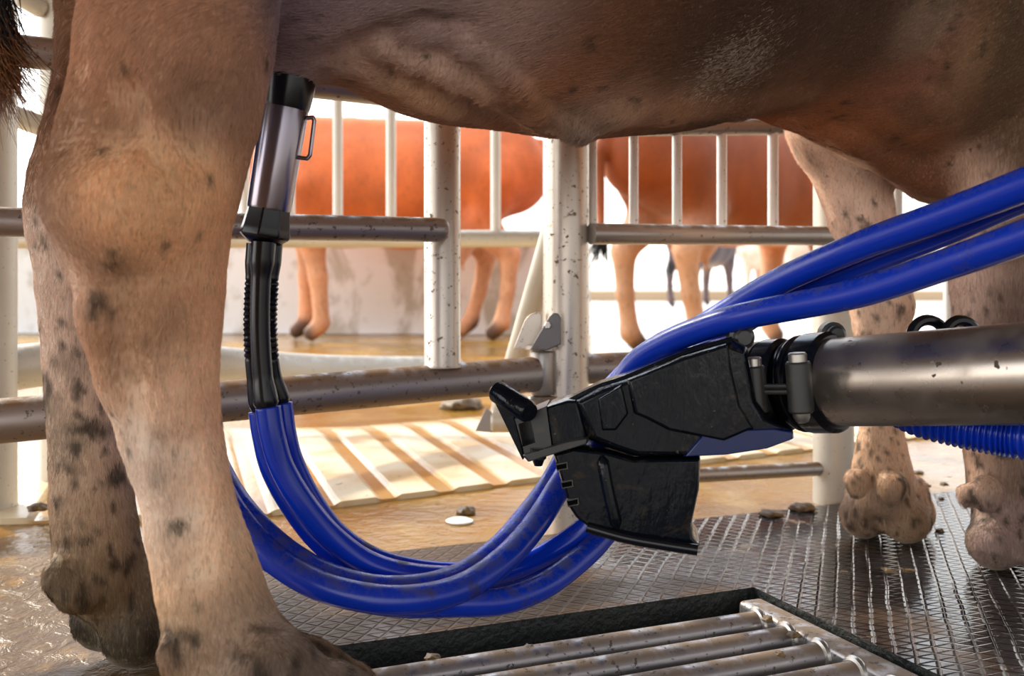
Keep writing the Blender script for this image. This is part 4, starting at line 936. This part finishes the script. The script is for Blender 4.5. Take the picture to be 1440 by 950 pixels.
rr = MB(); 
for dy in (0, 8): rr.add(*rod(P(1068, 543 + dy, .98), P(1128, 543 + dy, .965), .0026, 10))
rr.build('tie_rod', M['clamp'], arm)
for px, py, Y, R in ((1306, 478, .99, .020), (1352, 476, .98, .018)):
    MB().add(*torus(P(px, py, Y), (.2, -1, .1), R, .0055, 28, 10)).build('cable_clip', M['rubber'], arm)
for px, py, Y in ((1043, 474, 1.0), (1172, 470, 1.03)):
    q = P(px, py, Y); MB().add(*lathe(q + np.array([0, -.014, 0]), q + np.array([0, .02, 0]), [(0, .007), (.08, .0095), (.35, .0095), (.38, .013), (.8, .013), (1, .011)], 16)).build('hinge_bolt', M['clamp'], arm)
yh = lambda px: .985 - (px - 730) * .0001      # the face of the head swings nearer towards the tube
LAY = [(0, .10), (.006, .035), (.016, 0), (.075, 0), (.09, .06)]
house = [(798, 566), (836, 546), (876, 533), (920, 514), (958, 500), (1000, 487), (1030, 478), (1052, 488), (1058, 520), (1066, 565), (1084, 592), (1118, 606), (1119, 618), (1080, 632), (1021, 641), (950, 645), (888, 644), (857, 634), (822, 620)]
hs = MB().add(*shell(house, lambda p: yh(p), LAY)).build('housing', M['plastic'], arm, bevel=.002)
# raised facet and recess panel on the face of the housing
up_ = MB().add(*shell([(880, 534), (958, 502), (1024, 482), (1030, 520), (1042, 572), (1062, 604), (1020, 622), (940, 606), (905, 588), (890, 582)], lambda p: yh(p) - .008, [(0, .06), (.004, .01), (.02, 0)])).build('face_panel', M['plastic'], hs, bevel=.0015)
lo_p = MB().add(*shell([(840, 560), (874, 540), (884, 582), (866, 606), (846, 606)], lambda p: yh(p) - .005, [(0, .10), (.003, .02), (.02, 0)])).build('face_panel', M['plastic'], hs, bevel=.001)
rim = catmull([P(800, 565, yh(800) + .012), P(840, 545, yh(840) + .012), P(878, 532, yh(878) + .012), P(958, 499, yh(958) + .012), P(1030, 477, yh(1030) + .012)], 8)
MB().add(*tube(rim, .0032, 10)).build('top_rim', M['plastic'], hs)
MB().add(*shell([(985, 612), (1040, 604), (1090, 602), (1117, 607), (1118, 617), (1080, 631), (1021, 640), (960, 643)], lambda p: yh(p) - .006, [(0, .05), (.005, .01), (.03, 0)])).build('blue_reflection', M['reflection_blue'], hs, bevel=.001)['label'] = 'dark blue reflection painted along the bottom of the housing'  # blue reflection on the black housing, put in as a coloured piece
# nose block with its window
def frame_block(outer, inner, yfun, depth):
    n = len(outer); vs = []; 
    for lay in (0, depth):
        vs += [P(a, b, yfun(a)) + np.array([.1 * lay, lay, 0]) for a, b in outer]; vs += [P(a, b, yfun(a)) + np.array([.1 * lay, lay, 0]) for a, b in inner]
    fs = []
    for k in range(n):
        k2 = (k + 1) % n
        fs += [(k, k2, n + k2, n + k), (2 * n + k2, 2 * n + k, 3 * n + k, 3 * n + k2), (k2, k, 2 * n + k, 2 * n + k2), (n + k, n + k2, 3 * n + k2, 3 * n + k)]
    return vs, fs
nose = MB().add(*frame_block([(724, 589), (768, 571), (776, 628), (738, 640)], [(729, 596), (746, 590), (753, 622), (735, 628)], yh, .055)).build('nose_frame', M['clamp'], arm, bevel=.0018)
MB().add(*shell([(727, 594), (748, 588), (754, 624), (734, 630)], lambda p: yh(p) + .03, [(0, 0), (.006, 0)])).build('window_back', M['rubber'], nose)
nb = MB().add(*shell([(766, 572), (798, 562), (812, 562), (826, 618), (804, 625), (774, 629)], lambda p: yh(p) + .002, [(0, .06), (.005, 0), (.06, 0)])).build('nose_block', M['plastic'], arm, bevel=.002)
MB().add(*shell([(734, 640), (800, 620), (826, 616), (826, 624), (800, 632), (742, 650)], lambda p: yh(p) - .008, [(0, .04), (.003, 0), (.07, 0)])).build('nose_sill', M['clamp'], nb, bevel=.001)
q = P(757, 646, yh(757)); MB().add(*lathe(q + [0, 0, .012], q + [0, 0, -.006], [(0, .008), (.6, .008), (.7, .006), (1, .004)], 12)).build('bolt', M['plastic'], nb)
fl = MB().add(*tube([P(697, 553, 1.0), P(700, 551, .998), P(742, 578, .965), P(745, 580, .962)], [.008, .0112, .0112, .009], 18)).build('sensor_roll', M['plastic'], arm)
fp = MB().add(*shell([(689, 553), (702, 548), (746, 573), (723, 587), (736, 641), (735, 648)], lambda p: .992 - (p - 690) * .0002, [(0, .03), (.003, 0), (.02, 0), (.024, .05)])).build('sensor_flap', M['plastic'], arm, bevel=.001)
# the scoop below
sc_o = [(775, 636), (802, 628), (850, 634), (890, 645), (986, 644), (984, 690), (973, 741), (977, 758), (986, 768), (979, 778), (920, 766), (850, 750), (824, 741), (808, 729), (798, 714)]
scp = MB().add(*shell(sc_o, lambda p: yh(p) + .006, [(0, .045), (.006, .012), (.016, 0), (.062, 0), (.074, .05)])).build('scoop', M['plastic'], arm, bevel=.002)
lip = catmull([P(826, 741, yh(826) + .006), P(880, 756, yh(880) + .002), P(930, 765, yh(930)), P(981, 773, yh(981) - .002)], 6)
MB().add(*tube(lip, .0055, 12)).build('lip', M['rubber'], scp)
rb = catmull([P(846, 640, yh(846) + .006), P(855, 690, yh(855) + .003), P(868, 744, yh(868) + .004)], 6); MB().add(*tube(rb, [.002] + [.006] * (len(rb) - 2) + [.002], 10)).build('rib', M['plastic'], scp)
for a_, b2 in ((786, 656), (793.5, 681), (801.5, 706.5)):
    a_ += 3
    MB().add(*frame_block([(a_ - 8, b2 - 4), (a_ + 9, b2 - 7), (a_ + 10, b2 + 3), (a_ - 6, b2 + 6)], [(a_ - 7, b2 - 2), (a_ + 7.5, b2 - 5), (a_ + 8, b2 + 2), (a_ - 5.5, b2 + 4.5)], lambda p: yh(p) + .003, .01)).build('slot_frame', M['clamp'], scp)
    MB().add(*shell([(a_ - 7, b2 - 3), (a_ + 8, b2 - 6), (a_ + 9, b2 + 3), (a_ - 6, b2 + 5)], lambda p: yh(p) + .0045, [(0, 0), (.008, 0)])).build('slot_shade', M['slot_shade'], scp)  # flush black plate, painted shade of an open recess
# corrugated blue hose slung under the tube
cp = catmull([P(1245, 560, 1.02), P(1295, 584, .985), P(1350, 598, .96), P(1400, 608, .94), P(1450, 615, .92), P(1600, 630, .86)], 40); n = len(cp)
co = MB().add(*tube(cp, [.0195 + .0024 * math.sin(i * .9) for i in range(n)], 22)).build('corrugated_hose', M['blue_clean'], angle=180); tag(co, 'ribbed blue hose slung under the thick steel arm tube', 'hose')

# ------------------------------------------------------------------ light and camera
w = bpy.data.worlds.new('daylight'); S.world = w; w.use_nodes = True; nt = w.node_tree; bg = nt.nodes['Background']
tc = nt.nodes.new('ShaderNodeTexCoord'); sx = nt.nodes.new('ShaderNodeSeparateXYZ'); nt.links.new(tc.outputs['Generated'], sx.inputs[0])
cr = nt.nodes.new('ShaderNodeValToRGB'); nt.links.new(sx.outputs[2], cr.inputs[0])
cr.color_ramp.elements[0].position = 0; cr.color_ramp.elements[0].color = (1.0, .94, .86, 1)
cr.color_ramp.elements[1].position = .6; cr.color_ramp.elements[1].color = (.72, .84, 1.0, 1)
nt.links.new(cr.outputs[0], bg.inputs[0]); 
dt = nt.nodes.new('ShaderNodeVectorMath'); dt.operation = 'DOT_PRODUCT'; nt.links.new(tc.outputs['Generated'], dt.inputs[0]); dt.inputs[1].default_value = (-.86, .28, .35)
mr = nt.nodes.new('ShaderNodeMapRange'); nt.links.new(dt.outputs['Value'], mr.inputs[0])
for i_, v_ in zip((1, 2, 3, 4), (-.8, .9, .62, 2.7)): mr.inputs[i_].default_value = v_
nt.links.new(mr.outputs[0], bg.inputs[1])
sun = bpy.data.lights.new('sun', 'SUN'); sun.energy = 3.2; sun.angle = math.radians(3); sun.color = (1, .9, .74)
so_ = bpy.data.objects.new('sun', sun); COL.objects.link(so_)
so_.rotation_euler = Vector((-.62, .55, .62)).to_track_quat('Z', 'Y').to_euler()
cam = bpy.data.cameras.new('camera'); co_ = bpy.data.objects.new('camera', cam); COL.objects.link(co_); S.camera = co_
co_.location = (0, 0, H); co_.rotation_euler = (math.pi / 2, 0, 0); cam.sensor_width = 36; cam.sensor_fit = 'HORIZONTAL'; cam.lens = 36 * F / 1440
cam.shift_y = -(475 - HOR) / 1440.0; cam.clip_start = .05; cam.clip_end = 200
cam.dof.use_dof = True; cam.dof.focus_distance = 1.08; cam.dof.aperture_fstop = 6.3
vs3 = S.view_settings; vs3.view_transform = 'Standard'; vs3.look = 'None'; vs3.exposure = .72; vs3.gamma = 1; vs3.use_curve_mapping = False
